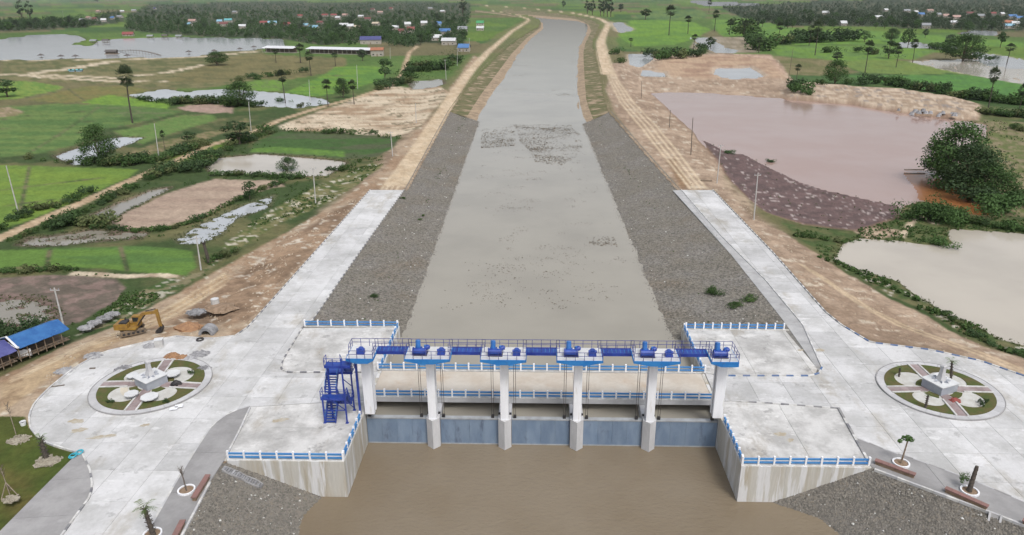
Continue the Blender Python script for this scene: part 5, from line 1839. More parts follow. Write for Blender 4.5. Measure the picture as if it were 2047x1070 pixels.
wood('village_tree', [(1500, 55), (1560, 58), (1700, 58), (1840, 62), (1960, 66), (2047, 60), (2047, 40), (1700, 30), (1500, 30)], 100, 9, 16, 'dark tree at the edge of the right village woods', 'trees of the right village woods')
for u, v, h, lb in ((45, 40, 44, 'tall feathery tree left of the belt beyond the lake'), (62, 42, 46, 'tall feathery tree in the belt beyond the lake, right of the pair'), (925, 32, 36, 'tall tree at the right end of the left village'), (195, 4, 10, 'small tree alone on the top left plain')):
    plant('broadleaf_tree', R.choice(TALL), u, v, h, lb, 'tree', None, 14)

# ------------------------------------------------------------------ things along the roads


def pole(u, v, tu, tv, lab, mat='polec', arm=True, z=None, name='utility_pole'):
    b = gz(u, v) if z is None else P(u, v, z)
    h = (v - tv) / (ppm(v) * .95)
    # lean, from the surveyed top
    lx = (tu - u) / ppm(v)
    exp = -(u - 1087) / 3490 * (tv - v) / ppm(v) * -1
    lx = max(-.6, min(.6, lx - (-(v - tv) * (1087 - u) / 3490 / ppm(v))))
    e = empty(name, b, lab, 'pole')
    m = MB()
    m.tube((0, 0, -.3), (lx, 0, h), .17, .11, 8)
    m.build('shaft', mat, e)
    if arm:
        m = MB()
        m.box(lx - .8, lx + .8, -.05, .05, h - .5, h - .38)
        m.build('crossarm', mat, e)
        for dx in (-.7, 0, .7):
            m = MB()
            m.tube((lx + dx, 0, h - .38), (lx + dx, 0, h - .1), .05, n=6)
            m.build('insulator', 'pedestal', e)
    return e


for a in [(128, 655, 105, 570, 'pale utility pole beside the blue roofed shed', 'polec', True), (402, 540, 390, 470, 'pale utility pole next to the burnt palm trunk', 'polec', True),
          (631, 408, 624, 335, 'pale utility pole with crossarm below the beige pond', 'polec', True), (785, 313, 780, 265, 'pale utility pole beside the left dirt road, near the concrete end', 'polec', True),
          (318, 318, 307, 248, 'thin grey utility pole beside the left dirt track', 'polec', False), (38, 430, 8, 330, 'grey leaning utility pole at the left edge in the paddies', 'polec', False),
          (502, 262, 498, 205, 'grey pole at the right end of the white pond', 'polec', False), (620, 205, 618, 160, 'thin pole in front of the bright green field', 'polec', False),
          (715, 178, 712, 132, 'white pole standing in the bright green field', 'polec', False), (832, 247, 830, 208, 'pale pole in the middle of the sand flat', 'polec', False),
          (892, 160, 889, 122, 'pale pole with side wire at the left road', 'polec', True), (914, 132, 914, 98, 'pale pole left of the dirt road, before the village', 'polec', True),
          (938, 105, 938, 78, 'pale pole beside the left dirt road near the light blue house', 'polec', True), (780, 118, 780, 96, 'thin pole beside the long shed end', 'polec', False),
          (130, 46, 122, 18, 'white pole in the belt beyond the left lake', 'polec', False),
          (1507, 440, 1515, 350, 'pale utility pole standing on the red mud edge, nearest the road', 'polec', True), (1433, 367, 1441, 293, 'pale utility pole beside the concrete end of the right road', 'polec', True),
          (1381, 310, 1385, 240, 'thin brown pole on the right sand bank', 'poled', False), (1338, 255, 1340, 222, 'short brown pole at the lake corner on the sand bank', 'poled', False),
          (1282, 197, 1283, 165, 'thin brown pole on the bank above the lake', 'poled', False), (1575, 166, 1586, 102, 'tall dark leaning pole on the red bank', 'poled', False)]:
    pole(*a)
e = empty('palm_stump', gz(418, 527), 'dark burnt palm trunk without a crown beside the pole', 'stump')
m = MB()
m.tube((0, 0, -.3), (-.15, 0, 2.0), .38, .34, 9)
m.tube((-.15, 0, 2.0), (-.5, .1, 4.3), .34, .28, 9)
m.build('trunk', 'palmtrunk', e)
m = MB()
for i in range(9):
    a = i * .7
    m.bar((-.5, .1, 4.2), (-.5 + .5 * math.cos(a), .1 + .5 * math.sin(a), 4.6 + .2 * (i % 3)), .1)
m.build('stub_crown', 'palmtrunk', e)

# excavator
b = P(266, 664, -.15)
e = empty('excavator', b, 'yellow crawler excavator with folded arm on the left dirt', 'excavator', None, rad(33))
e.scale = (.93, .93, .93)
# local x: forward
for yy in (-1.15, 1.15):
    m = MB()
    pr = [(-1.9, .12), (-1.5, 0), (1.5, 0), (1.9, .12), (2.1, .5), (1.85, .85), (-1.85, .85), (-2.1, .5)]
    vs = [(x, yy - .3, z) for x, z in pr] + [(x, yy + .3, z) for x, z in pr]
    m.add(vs, [tuple(range(8)), tuple(range(15, 7, -1))] + [(i, i + 8, (i + 1) % 8 + 8, (i + 1) % 8) for i in range(8)])
    t = m.build('track', 'track', e)
    for i in range(5):
        m = MB()
        m.tube((-1.5 + .75 * i, yy - .34, .4), (-1.5 + .75 * i, yy + .34, .4), .24, n=10)
        m.build('roller', 'black', t)
m = MB()
m.box(-1.2, 1.2, -.9, .9, .4, .95)
m.build('undercarriage', 'black', e)
Mr = Matrix.Rotation(rad(-28), 4, 'Z')
ub = empty('upper_body', (0, 0, 0))
ub.parent = e
ub.rotation_euler = (0, 0, rad(-30))
m = MB()
m.box(-2.5, 1.3, -1.35, 1.35, 1.0, 1.3)
m.box(-2.5, -1.7, -1.35, 1.35, 1.3, 2.0)
m.box(-1.7, -.1, -1.35, -.3, 1.3, 2.05)
m.box(-1.7, .2, .35, 1.35, 1.3, 1.7)
m.build('housing', 'yellow', ub)
m = MB()
m.box(-1.6, -.3, -1.1, .2, 2.05, 2.3)
m.tube((-1.3, .75, 1.7), (-1.3, .75, 2.5), .1, n=8)
m.box(-1.5, -.9, .45, 1.15, 1.7, 2.1)
m.build('engine_cover', 'black', ub)
m = MB()
m.box(.05, 1.3, .4, 1.3, 1.3, 2.75)
m.box(0, 1.35, .37, 1.33, 2.75, 2.87)
m.build('cab', 'yellow', ub)
for bx in ((.15, 1.2, .375, .398, 1.85, 2.65), (.15, 1.2, 1.302, 1.322, 1.85, 2.65), (1.302, 1.322, .5, 1.2, 1.8, 2.65)):
    m = MB()
    m.box(*bx)
    m.build('cab_window', 'glass', ub)
m = MB()
m.bar((1.1, -.1, 1.3), (2.4, -.1, 3.6), .42, .55)
m.bar((2.4, -.1, 3.6), (5.0, -.1, 3.95), .40, .5)
m.build('boom', 'yellow', ub)
m = MB()
m.bar((4.9, -.1, 4.4), (5.15, -.1, 1.1), .36, .5)
m.build('stick', 'yellow', ub)
m = MB()
m.tube((1.3, .22, 1.5), (2.6, .22, 3.2), .09, n=8)
m.tube((1.3, -.42, 1.5), (2.6, -.42, 3.2), .09, n=8)
m.tube((3.0, -.1, 4.1), (4.8, -.1, 4.5), .09, n=8)
m.build('hydraulic_ram', 'black', ub)
m = MB()
pr = [(5.3, 1.3), (4.9, .9), (4.4, .5), (4.2, .1), (4.6, -.05), (5.2, .1), (5.5, .7)]
vs = [(x, -.65, z) for x, z in pr] + [(x, .45, z) for x, z in pr]
m.add(vs, [tuple(range(6, -1, -1)), tuple(range(7, 14))] + [(i, (i + 1) % 7, (i + 1) % 7 + 7, i + 7) for i in range(7)])
m.build('bucket', 'black', ub)


def pitched(m, L, Wd, h0, h1, over=.4, th=.08):
    """two roof planes with thickness over a box, ridge along x"""
    for s in (-1, 1):
        y0, z0, y1, z1 = s * (Wd / 2 + over), h0 - over * (h1 - h0) / (Wd / 2), 0, h1
        vs = [(-L / 2 - over, y0, z0), (L / 2 + over, y0, z0), (L / 2 + over, y1, z1), (-L / 2 - over, y1, z1)]
        vs2 = [(x, y, z + th) for x, y, z in vs]
        m.add(vs + vs2, [(0, 1, 2, 3), (7, 6, 5, 4), (0, 4, 5, 1), (1, 5, 6, 2), (2, 6, 7, 3), (3, 7, 4, 0)])


# tarpaulin sheds
def tarp_shed(pa, pb, depth, hh, mat, lab):
    a, bq = P(*pa, -.9), P(*pb, -.9)
    d = (bq - a)
    L = d.length
    e = empty('worker_shed', (a + bq) / 2, lab, 'shed', None, math.atan2(d.y, d.x))
    n = 6
    for i in range(n):
        x0, x1 = -L / 2 + L * i / n, -L / 2 + L * (i + 1) / n
        m = MB()
        sg = .12 * math.sin(i * 2.1)
        vs = [(x0 - .02, -.7, hh + sg * .5), (x1 + .02, -.7, hh - sg * .5), (x1 + .02, depth * .5, hh + 1.25 + sg * .6), (x0 - .02, depth * .5, hh + 1.25 - sg * .4), (x1 + .02, depth + .5, hh + .3), (x0 - .02, depth + .5, hh + .3)]
        vs += [(x, y, z - .06) for x, y, z in vs]
        m.add(vs, [(0, 1, 2, 3), (3, 2, 4, 5), (9, 8, 7, 6), (11, 10, 8, 9), (0, 6, 7, 1), (5, 4, 10, 11), (0, 3, 9, 6), (3, 5, 11, 9), (1, 7, 8, 2), (2, 8, 10, 4)])
        m.build('tarpaulin', mat, e)
        m = MB()
        m.box(x0 - .05, x0 + .05, -.45, -.35, 0, hh + .05)
        m.build('post', 'wood', e)
    m = MB()
    m.box(-L / 2, L / 2, depth - .05, depth + .05, 0, hh + .3)
    m.build('back_wall', 'wood', e)
    m = MB()
    m.box(-L / 2, L / 2, 0, depth, .25, .4)
    m.build('floor', 'wood', e)
    m = MB()
    for i in range(10):
        m.box(-L / 2 + L * i / 10, -L / 2 + L * i / 10 + .06, -.42, -.38, .4, 1.0)
    m.box(-L / 2, L / 2, -.43, -.37, .95, 1.02)
    m.build('railing', 'wood', e)
    return e, L


e1, L1 = tarp_shed((40, 722), (140, 682), 4.2, 2.3, 'tarp', 'long worker shed under a bright blue tarpaulin at the left edge')
e2, L2 = tarp_shed((-60, 764), (36, 725), 4.6, 2.2, 'tarp2', 'worker shed under a violet tarpaulin at the left edge')
m = MB()
m.box(-L1 / 2 - .3, -L1 / 2 + .1, -.8, 4.8, 2.5, 2.6)
m.bar((-L1 / 2 - .1, -.8, 2.45), (-L1 / 2 - .1, 2.1, 3.75), .3, .08)
m.bar((-L1 / 2 - .1, 2.1, 3.75), (-L1 / 2 - .1, 4.8, 2.75), .3, .08)
m.build('white_strip', 'tin', e1)
e = empty('laundry', P(52, 716, -.9), 'white sheet hanging in front of the blue roofed shed', 'sheet', None, rad(25))
m = MB()
for i in range(5):
    m.box(-.9 + i * .36, -.55 + i * .36, .02 * (i % 2), .05 + .02 * (i % 2), .3, 1.5 - .1 * (i % 2))
m.build('cloth', 'tin', e)

# ------------------------------------------------------------------ the two turning circle islands


def arc(r, a0, a1, n):
    return [(r * math.cos(a0 + (a1 - a0) * i / n), r * math.sin(a0 + (a1 - a0) * i / n)) for i in range(n + 1)]


def island(cu, cv, ends, lab, mlab, RR, prot, done):
    c = P(cu, cv, 0)
    ang_ = sorted(math.atan2(P(u, v).y - c.y, P(u, v).x - c.x) for u, v in ends)
    e = empty('roundabout_island', c, lab, 'roundabout')
    m = MB()
    m.prism(arc(RR - .9, 0, 2 * math.pi * 47 / 48, 47), 0, .13)
    m.build('island_base', 'gravel' if done else 'gravel', e)
    n = 28
    for i in range(n):
        a0, a1 = 2 * math.pi * i / n, 2 * math.pi * (i + 1) / n - .004
        m = MB()
        m.prism(arc(RR - .12, a0, a1, 3) + arc(RR - 1.05, a0, a1, 3)[::-1], 0, .17)
        m.build('ring_slab', 'ring', e)
        m = MB()
        m.prism(arc(RR, a0, a1, 3) + arc(RR - .11, a0, a1, 3)[::-1], 0, .2)
        m.build('ring_kerb', 'walk', e)
    wp_ = .62
    for k in range(4):
        a0 = ang_[k]
        a1 = ang_[(k + 1) % 4] + (2 * math.pi if k == 3 else 0)
        ro, ri = RR - 1.06, RR * .3
        d0, d1 = (wp_ + .28) / ro, (wp_ + .28) / ro
        outer = arc(ro, a0 + d0, a1 - d1, 18)
        inner = []
        for i in range(19):
            t = i / 18
            rr = RR * (.52 + .20 * math.sin(math.pi * t) ** .8)
            dd = (wp_ + .28) / rr
            aa = a0 + dd + (a1 - a0 - 2 * dd) * t
            inner.append((rr * math.cos(aa), rr * math.sin(aa)))
        m = MB()
        m.prism(outer + inner[::-1], .1, .21)
        m.build('lawn_bed', 'grassbed', e)
        rr = RR * .36
        dd = (wp_ + .28) / (RR * .3)
        m = MB()
        m.prism(arc(rr, a0 + dd, a1 - dd, 8) + arc(RR * .23, a0 + dd, a1 - dd, 8)[::-1], .1, .205)
        m.build('lawn_bed', 'grassbed', e)
        if not done and k in (0, 3):
            m = MB()
            m.prism(arc(RR * .5, a0 + .25, a1 - .25, 10) + arc(RR * .38, a0 + .3, a1 - .3, 10)[::-1], .1, .15)
            m.build('paving', 'sandy', e)
        ca, sa = math.cos(a0), math.sin(a0)
        Mx = Matrix(((ca, -sa, 0, 0), (sa, ca, 0, 0), (0, 0, 1, 0), (0, 0, 0, 1)))
        npc = 6
        for i in range(npc):
            x0 = RR * .2 + (RR * .88 - RR * .2) * i / npc
            x1 = RR * .2 + (RR * .88 - RR * .2) * (i + 1) / npc - .02
            m = MB()
            m.box(x0, x1, -wp_, wp_, .1, .19, 0, Mx)
            m.build('path_slab', 'redpath', e)
        for s in (-1, 1):
            m = MB()
            m.box(RR * .38, RR * .88, s * wp_ + (0 if s > 0 else -.24), s * wp_ + (.24 if s > 0 else 0), .1, .3, 0, Mx)
            m.build('path_edge', 'whitek', e)
    g = empty('monument', (c.x, c.y, .13), mlab, 'monument', 'monuments on the roundabouts', prot)
    m = MB()
    m.box(-1.55, 1.55, -1.55, 1.55, -.1, 1.25)
    m.build('pedestal', 'pedestal', g)
    m = MB()
    m.box(-1.68, 1.68, -1.68, 1.68, 1.252, 1.38)
    m.build('pedestal_top', 'pedtop', g)
    m = MB()
    zs = [(.58, 1.38), (.5, 1.6), (.38, 2.1), (.31, 2.7), (.28, 3.3), (.36, 3.42), (.36, 3.6), (.22, 3.75)]
    for i in range(len(zs) - 1):
        r0, z0 = zs[i]
        r1, z1 = zs[i + 1]
        q0 = [(-r0, -r0 * .8, z0), (r0, -r0 * .8, z0), (r0, r0 * .8, z0), (-r0, r0 * .8, z0)]
        q1 = [(-r1, -r1 * .8, z1), (r1, -r1 * .8, z1), (r1, r1 * .8, z1), (-r1, r1 * .8, z1)]
        m.add(q0 + q1, [(0, 1, 5, 4), (1, 2, 6, 5), (2, 3, 7, 6), (3, 0, 4, 7)] + ([(4, 5, 6, 7)] if i == len(zs) - 2 else []))
    m.build('pillar', 'ring', g)
    for i in range(8):
        a = i * math.pi / 4
        m = MB()
        ca, sa = math.cos(a), math.sin(a)
        m.add([(.55 * ca - .18 * sa, .55 * sa + .18 * ca, 1.39), (.55 * ca + .18 * sa, .55 * sa - .18 * ca, 1.39), (1.25 * ca, 1.25 * sa, 1.5), (.85 * ca, .85 * sa, 1.75)], [(0, 1, 3), (1, 2, 3), (2, 0, 3), (0, 2, 1)])
        m.build('leaf_ornament', 'pedestal', g)
    return c


cL = island(304, 769, [(228, 770.6), (329, 734), (386.6, 773.8), (267.4, 815)], 'unfinished round island with lawn beds on the left turning circle', 'grey pedestal with short pillar on the left round island', 8.1, rad(-32), False)
cR = island(1876, 779, [(1833.7, 739), (1787, 781), (1949, 781), (1917.5, 827)], 'finished round island with lawn beds on the right turning circle', 'grey pedestal with short pillar on the right round island', 7.9, rad(24), True)


def octable(u, v, lab, mat='pedtop', s=1.0):
    e = empty('stone_table', P(u, v, .14), lab, 'table', 'stone tables on the left island')
    m = MB()
    m.tube((0, 0, 0), (0, 0, .5), .35 * s, n=8)
    m.build('foot', 'pedestal', e)
    m = MB()
    m.tube((0, 0, .5), (0, 0, .62), .95 * s, n=8)
    m.build('table_top', mat, e)


octable(264, 794, 'white octagonal stone table left of the front path')
octable(300, 800, 'large white stone table right of the front path', s=1.25)
octable(346, 753, 'white stone table behind the monument on the left island', s=1.15)
octable(266, 757, 'low white stone table left of the monument', s=.9)


def heap(name, u, v, wm, hm, mat, lab, cat, n=26, z=0.0, group=None, seed=1, grain=.3):
    """a heap of lumps, one mesh"""
    c = P(u, v, z)
    rs = np.random.RandomState(seed + int(u))
    m = MB()
    hm *= .72
    n, grain = int(n * 1.9), grain * .8
    rings = [(1.0, 0), (.8, .38), (.5, .75), (.2, .96)]
    pts = []
    for r, h in rings:
        for i in range(12):
            a = i * math.pi / 6
            q = r * wm / 2 * (.75 + .5 * rs.rand())
            pts.append((q * math.cos(a), q * .8 * math.sin(a), h * hm * (.8 + .4 * rs.rand()) - (.1 if h == 0 else 0)))
    f = []
    for k in range(3):
        for i in range(12):
            f.append((k * 12 + i, k * 12 + (i + 1) % 12, k * 12 + 12 + (i + 1) % 12, k * 12 + 12 + i))
    f.append(tuple(range(36, 48)))
    m.add(pts, f)
    for i in range(n):
        a, r = rs.rand() * 6.28, wm / 2 * math.sqrt(rs.rand()) * 1.05
        x, y = r * math.cos(a), r * .8 * math.sin(a)
        zz = hm * max(0, 1 - r / (wm / 2)) * .95
        s = grain * (.5 + rs.rand())
        Mx = Matrix.Translation((x, y, zz)) @ Matrix.Rotation(rs.rand() * 3, 4, 'Z') @ Matrix.Rotation(rs.rand() * .6, 4, 'X')
        m.box(-s / 2, s / 2, -s / 3, s / 3, -s / 3, s / 3, 0, Mx)
    o = m.build(name, mat, None, loc=c)
    return tag(o, lab, cat, group)


heap('soil_heap', 345, 714, 2.6, 1.0, 'soilred', 'tall red soil heap behind the left island', 'heap')
heap('soil_heap', 362, 716, 2.4, .6, 'soilred', 'lower red soil heap right of the tall one', 'heap')
heap('rubble_heap', 378, 718, 2.2, .5, 'rubble', 'grey rubble heap behind the left island beside red soil', 'heap', 40)
heap('rubble_heap', 400, 708, 2.8, .4, 'rubble', 'scattered grey rubble on the road right of the island', 'heap', 50)
heap('rubble_heap', 405, 738, 2.4, .4, 'rubble', 'grey rubble on the right edge of the left island', 'heap', 50)
heap('rubble_heap', 300, 692, 2.2, .7, 'rubble', 'pale gravel heap beside the concrete block', 'heap', 40, grain=.2)
heap('rubble_heap', 393, 624, 3.4, .6, 'rubble', 'long grey stone heap on the left dirt', 'heap', 60, z=-.1)
heap('soil_heap', 375, 655, 4.4, 1.2, 'soilred', 'reddish soil heap beside the excavator arm', 'heap', 20, z=-.1)
heap('soil_heap', 440, 615, 6.0, .6, 'soil', 'broad pale soil heap on the left dirt', 'heap', 10, z=-.1)
heap('rubble_heap', 188, 712, 3.0, .6, 'rubble', 'rubble heap outside the kerb of the left circle', 'heap', 50, z=-.1)
heap('rubble_heap', 130, 742, 3.0, .4, 'rubble', 'flat grey slabs heap by the left circle kerb', 'heap', 30, z=-.1)
heap('rubble_heap', 352, 768, 1.5, .8, 'black', 'dark scrap heap on the left island', 'heap', 30, z=.15)
heap('rubble_heap', 250, 738, 3.0, .3, 'rubble', 'low rubble line on the far edge of the left island', 'heap', 30)
for i, (u, v) in enumerate(((172, 655), (190, 645), (208, 636), (225, 628))):
    heap('rubble_heap', u, v, 2.4, .5, 'rubble', '%s grey rubble heap from the left along the dirt track behind the excavator' % ORD[i], 'heap', 46, z=-.8, group='rubble heaps along the left track')
# concrete pieces
o = empty('concrete_ring', P(431, 610, -.15), 'standing grey concrete pipe ring on the left dirt', 'pipe')
m = MB()
for i in range(16):
    a0, a1 = i * math.pi / 8, (i + 1) * math.pi / 8
    q = [(math.cos(a0), math.sin(a0)), (math.cos(a1), math.sin(a1))]
    for r in (.72,):
        pass
    m.add([(q[0][0] * .72, q[0][1] * .72, 0), (q[1][0] * .72, q[1][1] * .72, 0), (q[1][0] * .72, q[1][1] * .72, 1.25), (q[0][0] * .72, q[0][1] * .72, 1.25),
           (q[0][0] * .58, q[0][1] * .58, 0), (q[1][0] * .58, q[1][1] * .58, 0), (q[1][0] * .58, q[1][1] * .58, 1.25), (q[0][0] * .58, q[0][1] * .58, 1.25)], [(0, 1, 2, 3), (7, 6, 5, 4), (3, 2, 6, 7)])
m.build('ring_wall', 'polec', o)
m = MB()
m.tube((0, 0, 1.18), (0, 0, 1.22), .6, n=14)
m.build('lid', 'pedtop', o)
o = empty('concrete_block', P(319, 692, 0), 'grey concrete box standing inside the left kerb', 'block', None, .3)
m = MB()
m.box(-.6, .6, -.5, .5, 0, 1.15)
m.build('box_body', 'polec', o)
m = MB()
m.box(-.64, .64, -.54, .54, 1.152, 1.25)
m.build('box_lid', 'pedtop', o)
o = empty('culvert_mound', P(414, 668, -.05), 'stone covered culvert mouth with a dark arch beside the kerb', 'culvert')
m = MB()
for i in range(10):
    a0, a1 = math.pi * i / 10, math.pi * (i + 1) / 10
    for r0, r1 in ((.8, 1.25),):
        m.add([(r0 * math.cos(a0), -.5, r0 * math.sin(a0)), (r1 * math.cos(a0), -.5, r1 * math.sin(a0)), (r1 * math.cos(a1), -.5, r1 * math.sin(a1)), (r0 * math.cos(a1), -.5, r0 * math.sin(a1)),
               (r0 * math.cos(a0), 1.6, r0 * math.sin(a0)), (r1 * math.cos(a0), 1.6, r1 * math.sin(a0)), (r1 * math.cos(a1), 1.6, r1 * math.sin(a1)), (r0 * math.cos(a1), 1.6, r0 * math.sin(a1))],
              [(0, 1, 2, 3), (4, 7, 6, 5), (1, 5, 6, 2), (0, 3, 7, 4)])
m.build('arch', 'rubble', o)
m = MB()
m.box(-.78, .78, .9, 1.5, -.05, .78)
m.build('opening', 'black', o)


def torus(m, c, r, t, n=18, k=6, axis=None):
    for i in range(n):
        for j in range(k):
            def q(a, b):
                A, B = 2 * math.pi * a / n, 2 * math.pi * b / k
                return (c[0] + (r + t * math.cos(B)) * math.cos(A), c[1] + (r + t * math.cos(B)) * math.sin(A), c[2] + t * math.sin(B))
            m.add([q(i, j), q(i + 1, j), q(i + 1, j + 1), q(i, j + 1)], [(0, 1, 2, 3)])


m = MB()
torus(m, (0, 0, .14), .5, .13)
tag(m.build('tyre', 'black', None, True, loc=P(400, 680, .02)), 'black tyre lying on the left road', 'tyre')
for i, (u, v, lb) in enumerate(((145, 913, 'left one of two teal hose coils at the pavement corner'), (158, 906, 'right one of two teal hose coils at the pavement corner'))):
    m = MB()
    for k in range(3):
        torus(m, (.05 * k, .04 * k, .06 + .07 * k), .42 - .02 * k, .05, 16, 5)
    tag(m.build('hose_coil', 'teal', None, True, loc=P(u, v, .15)), lb, 'hose', 'teal hose coils')
e = empty('white_bucket', P(47, 850, -.08), 'white bucket standing on the lawn', 'bucket')
m = MB()
m.tube((0, 0, 0), (0, 0, .55), .3, .38, 14, caps=False)
m.build('bucket_wall', 'white', e)
m = MB()
m.tube((0, 0, .3), (0, 0, .32), .31, n=14)
m.build('bucket_inside', 'black', e)
e = empty('plank', P(115, 772, .02), 'dark plank lying on the left turning circle', 'plank', None, .3)
m = MB()
m.box(-.9, .9, -.12, .12, 0, .06)
m.build('board', 'poled', e)
e = empty('plank', P(185, 737, .02), 'short dark plank beside the kerb', 'plank', None, .1)
m = MB()
m.box(-.4, .4, -.12, .12, 0, .12)
m.build('board', 'poled', e)
e = empty('drain_cover', P(1822, 730, .003), 'grey oval drain cover beside the right island', 'drain cover')
m = MB()
m.tube((0, 0, 0), (0, 0, .012), .5, n=16)
m.build('cover', 'walk', e)
# paving patches of white boards at the left island rim
for u, v, lb in ((347, 817, 'left white board lying on the rim of the left island'), (358, 812, 'right white board lying on the rim of the left island')):
    e = empty('white_board', P(u, v, .2), lb, 'board', 'white boards on the island rim', .35)
    m = MB()
    m.box(-.5, .5, -.35, .35, 0, .08)
    m.build('board', 'white', e)


# benches: low red walls
def bench(a, b, lab):
    p, q = P(*a, .12), P(*b, .12)
    d = q - p
    e = empty('bench', (p + q) / 2, lab, 'bench', 'red benches on the pavements', math.atan2(d.y, d.x))
    L = d.length / 2
    m = MB()
    m.box(-L + .1, L - .1, -.2, .2, 0, .42)
    m.build('bench_base', 'soil', e)
    for i in range(6):
        x0, x1 = -L + 2 * L * i / 6, -L + 2 * L * (i + 1) / 6
        m = MB()
        m.box(x0 + .01, x1 - .01, -.3, .3, .422, .55)
        m.build('bench_slab', 'redbench', e)


bench((1748, 926), (1829, 956), 'long red bench on the right pavement nearest the platform')
bench((1888, 982), (1974, 1020), 'long red bench on the right pavement beside the leaning palm')
bench((2042, 1046), (2110, 1074), 'long red bench at the right edge of the picture')
bench((417, 956), (388, 1003), 'long red bench on the left pavement opposite the bare sapling')
bench((367, 1047), (340, 1100), 'long red bench at the bottom of the left pavement')


# young trees in white rings
def planter(u, v, lab, rr=.95):
    e = empty('tree_ring', P(u, v, .12), lab, 'planter', 'white tree rings on the pavements')
    m = MB()
    n = 16
    for i in range(n):
        a0, a1 = 2 * math.pi * i / n, 2 * math.pi * (i + 1) / n - .02
        mb = MB()
        mb.prism(arc(rr, a0, a1, 2) + arc(rr - .17, a0, a1, 2)[::-1], 0, .2)
        mb.build('ring_block', 'white', e)
    m.tube((0, 0, 0), (0, 0, .08), rr - .18, n=16)
    m.build('soil', 'soil', e)


planter(373, 981, 'white ring round the bare sapling on the left pavement')
planter(305, 1069, 'white ring at the foot of the small palm at the bottom')
planter(1801, 927, 'white ring round the slim tree on the right pavement')
planter(1938, 983, 'white ring round the leaning palm on the right pavement')


def young(name, u, v, h, lab, kind, lean=(0, 0), z=.2, tr=.2, cr=1.1, cat='tree', tmat='palmtrunk'):
    e = empty(name, P(u, v, z), lab, cat)
    tx, ty = lean[0] * h, lean[1] * h
    m = MB()
    n = 6
    for i in range(n):
        t0, t1 = i / n, (i + 1) / n
        m.tube((tx * t0, ty * t0, h * t0 - (.1 if i == 0 else 0)), (tx * t1, ty * t1, h * t1), tr * (1.15 - .35 * t0), tr * (1.0 - .35 * t1), 9)
        if kind == 'palm':
            for k in range(7):
                a = k * .9 + i
                b0 = Vector((tx * t1, ty * t1, h * t1 - .05))
                m.bar(b0, b0 + Vector((math.cos(a) * tr * 1.7, math.sin(a) * tr * 1.7, tr * .8)), tr * .28)
    m.build('trunk', tmat, e)
    rs = np.random.RandomState(int(u))
    if kind == 'palm':
        m = MB()
        for k in range(11):
            a = k * 2.4
            d = Vector((math.cos(a), math.sin(a), 0))
            s = Vector((-d.y, d.x, 0))
            up0 = .75 if k % 2 else .25
            b0 = Vector((tx, ty, h))
            p0, p1, p2 = b0, b0 + d * cr * .55 + Vector((0, 0, up0 * cr)), b0 + d * cr + Vector((0, 0, (up0 - .45) * cr))
            for i in range(8):
                t = i / 8
                c = p0.lerp(p1, t).lerp(p1.lerp(p2, t), t)
                w = cr * .26 * math.sin(math.pi * (.15 + .8 * t))
                f = (p2 - p0) * .12
                for sg in (-1, 1):
                    m.add([c, c + f * .5, c + f * 1.6 + s * w * sg * 1.2 + Vector((0, 0, -.1 * cr))], [(0, 1, 2)])
        m.build('crown', 'palmlight', e)
    elif kind == 'leafy':
        V, Fq = leafcloud([(tx, ty, h + .15), (tx + .35, ty, h + .05), (tx - .3, ty + .2, h), (tx - .9, ty, h - .25)], [.45, .38, .4, .25], 60, .14, .7, rs)
        link('crown', npmesh('crown', V, Fq, 'leaf2'), e)
    elif kind == 'bare':
        m = MB()
        for k in range(9):
            a = k * 2.4
            q = Vector((tx, ty, h * (.62 + .04 * k)))
            d = Vector((math.cos(a) * .45, math.sin(a) * .45, .9))
            m.tube(q, q + d * (.9 - .03 * k), .035, .012, 5)
            m.tube(q + d * .4, q + d * .4 + Vector((d.y, -d.x, .6)) * .6, .02, .01, 4)
        m.build('branches', 'poled', e)
    return e


young('young_tree', 373, 981, 2.7, 'bare leafless sapling in a ring on the left pavement', 'bare', (-.12, .1), tr=.08, tmat='poled')
young('young_palm', 307, 1070, 3.1, 'small palm with a green tuft at the bottom left', 'palm', (-.17, .1), tr=.24, cr=1.2)
young('young_tree', 1801, 926, 3.2, 'slim young tree with a small green crown on the right pavement', 'leafy', (.1, .05), tr=.1, tmat='wood')
young('young_palm', 1937, 982, 3.0, 'dark leaning palm trunk on the right pavement', 'none', (.16, .15), tr=.26)
e = tag(link('hanging_fronds', BUSH[1], None, P(1925, 962, .9), 0, (.8, .8, 1.0)), 'green fronds hanging beside the leaning palm on the right', 'fronds')
young('young_palm', 93, 917, 2.6, 'dark palm trunk with a small green top on the lawn', 'palm', (-.15, .15), z=-.1, tr=.27, cr=.8)
heap('soil_heap', 98, 922, 3.0, .25, 'pale_rock', 'pale soil ring round the palm on the lawn', 'heap', 30, z=-.1)
heap('soil_heap', 38, 880, 2.6, .2, 'pale_rock', 'pale soil patch round the thin sapling on the lawn', 'heap', 30, z=-.1)
heap('soil_heap', 22, 998, 1.6, .2, 'pale_rock', 'pale soil patch under the staked sapling', 'heap', 20, z=-.1)
young('young_tree', 32, 868, 4.2, 'thin bare sapling on the lawn beside the turning circle', 'bare', (-.1, .1), z=-.1, tr=.05, tmat='twig')
e = young('young_tree', 20, 990, 3.4, 'bare sapling held by three stakes on the lawn', 'bare', (-.12, .1), z=-.1, tr=.05, tmat='twig')
for k in range(3):
    a = k * 2.1
    m = MB()
    m.tube((math.cos(a) * .9, math.sin(a) * .9, 0), (-.15, .12, 1.6), .05, n=6)
    m.build('stake', 'twig', e)
young('young_palm', 1901, 757, 2.6, 'dry brown palm behind the monument on the right island', 'palm', (-.1, .1), z=.2, tr=.16, cr=.9)
young('young_palm', 1850, 815, 1.9, 'thin dark palm in the front bed of the right island', 'palm', (.02, .05), z=.2, tr=.14, cr=.6)
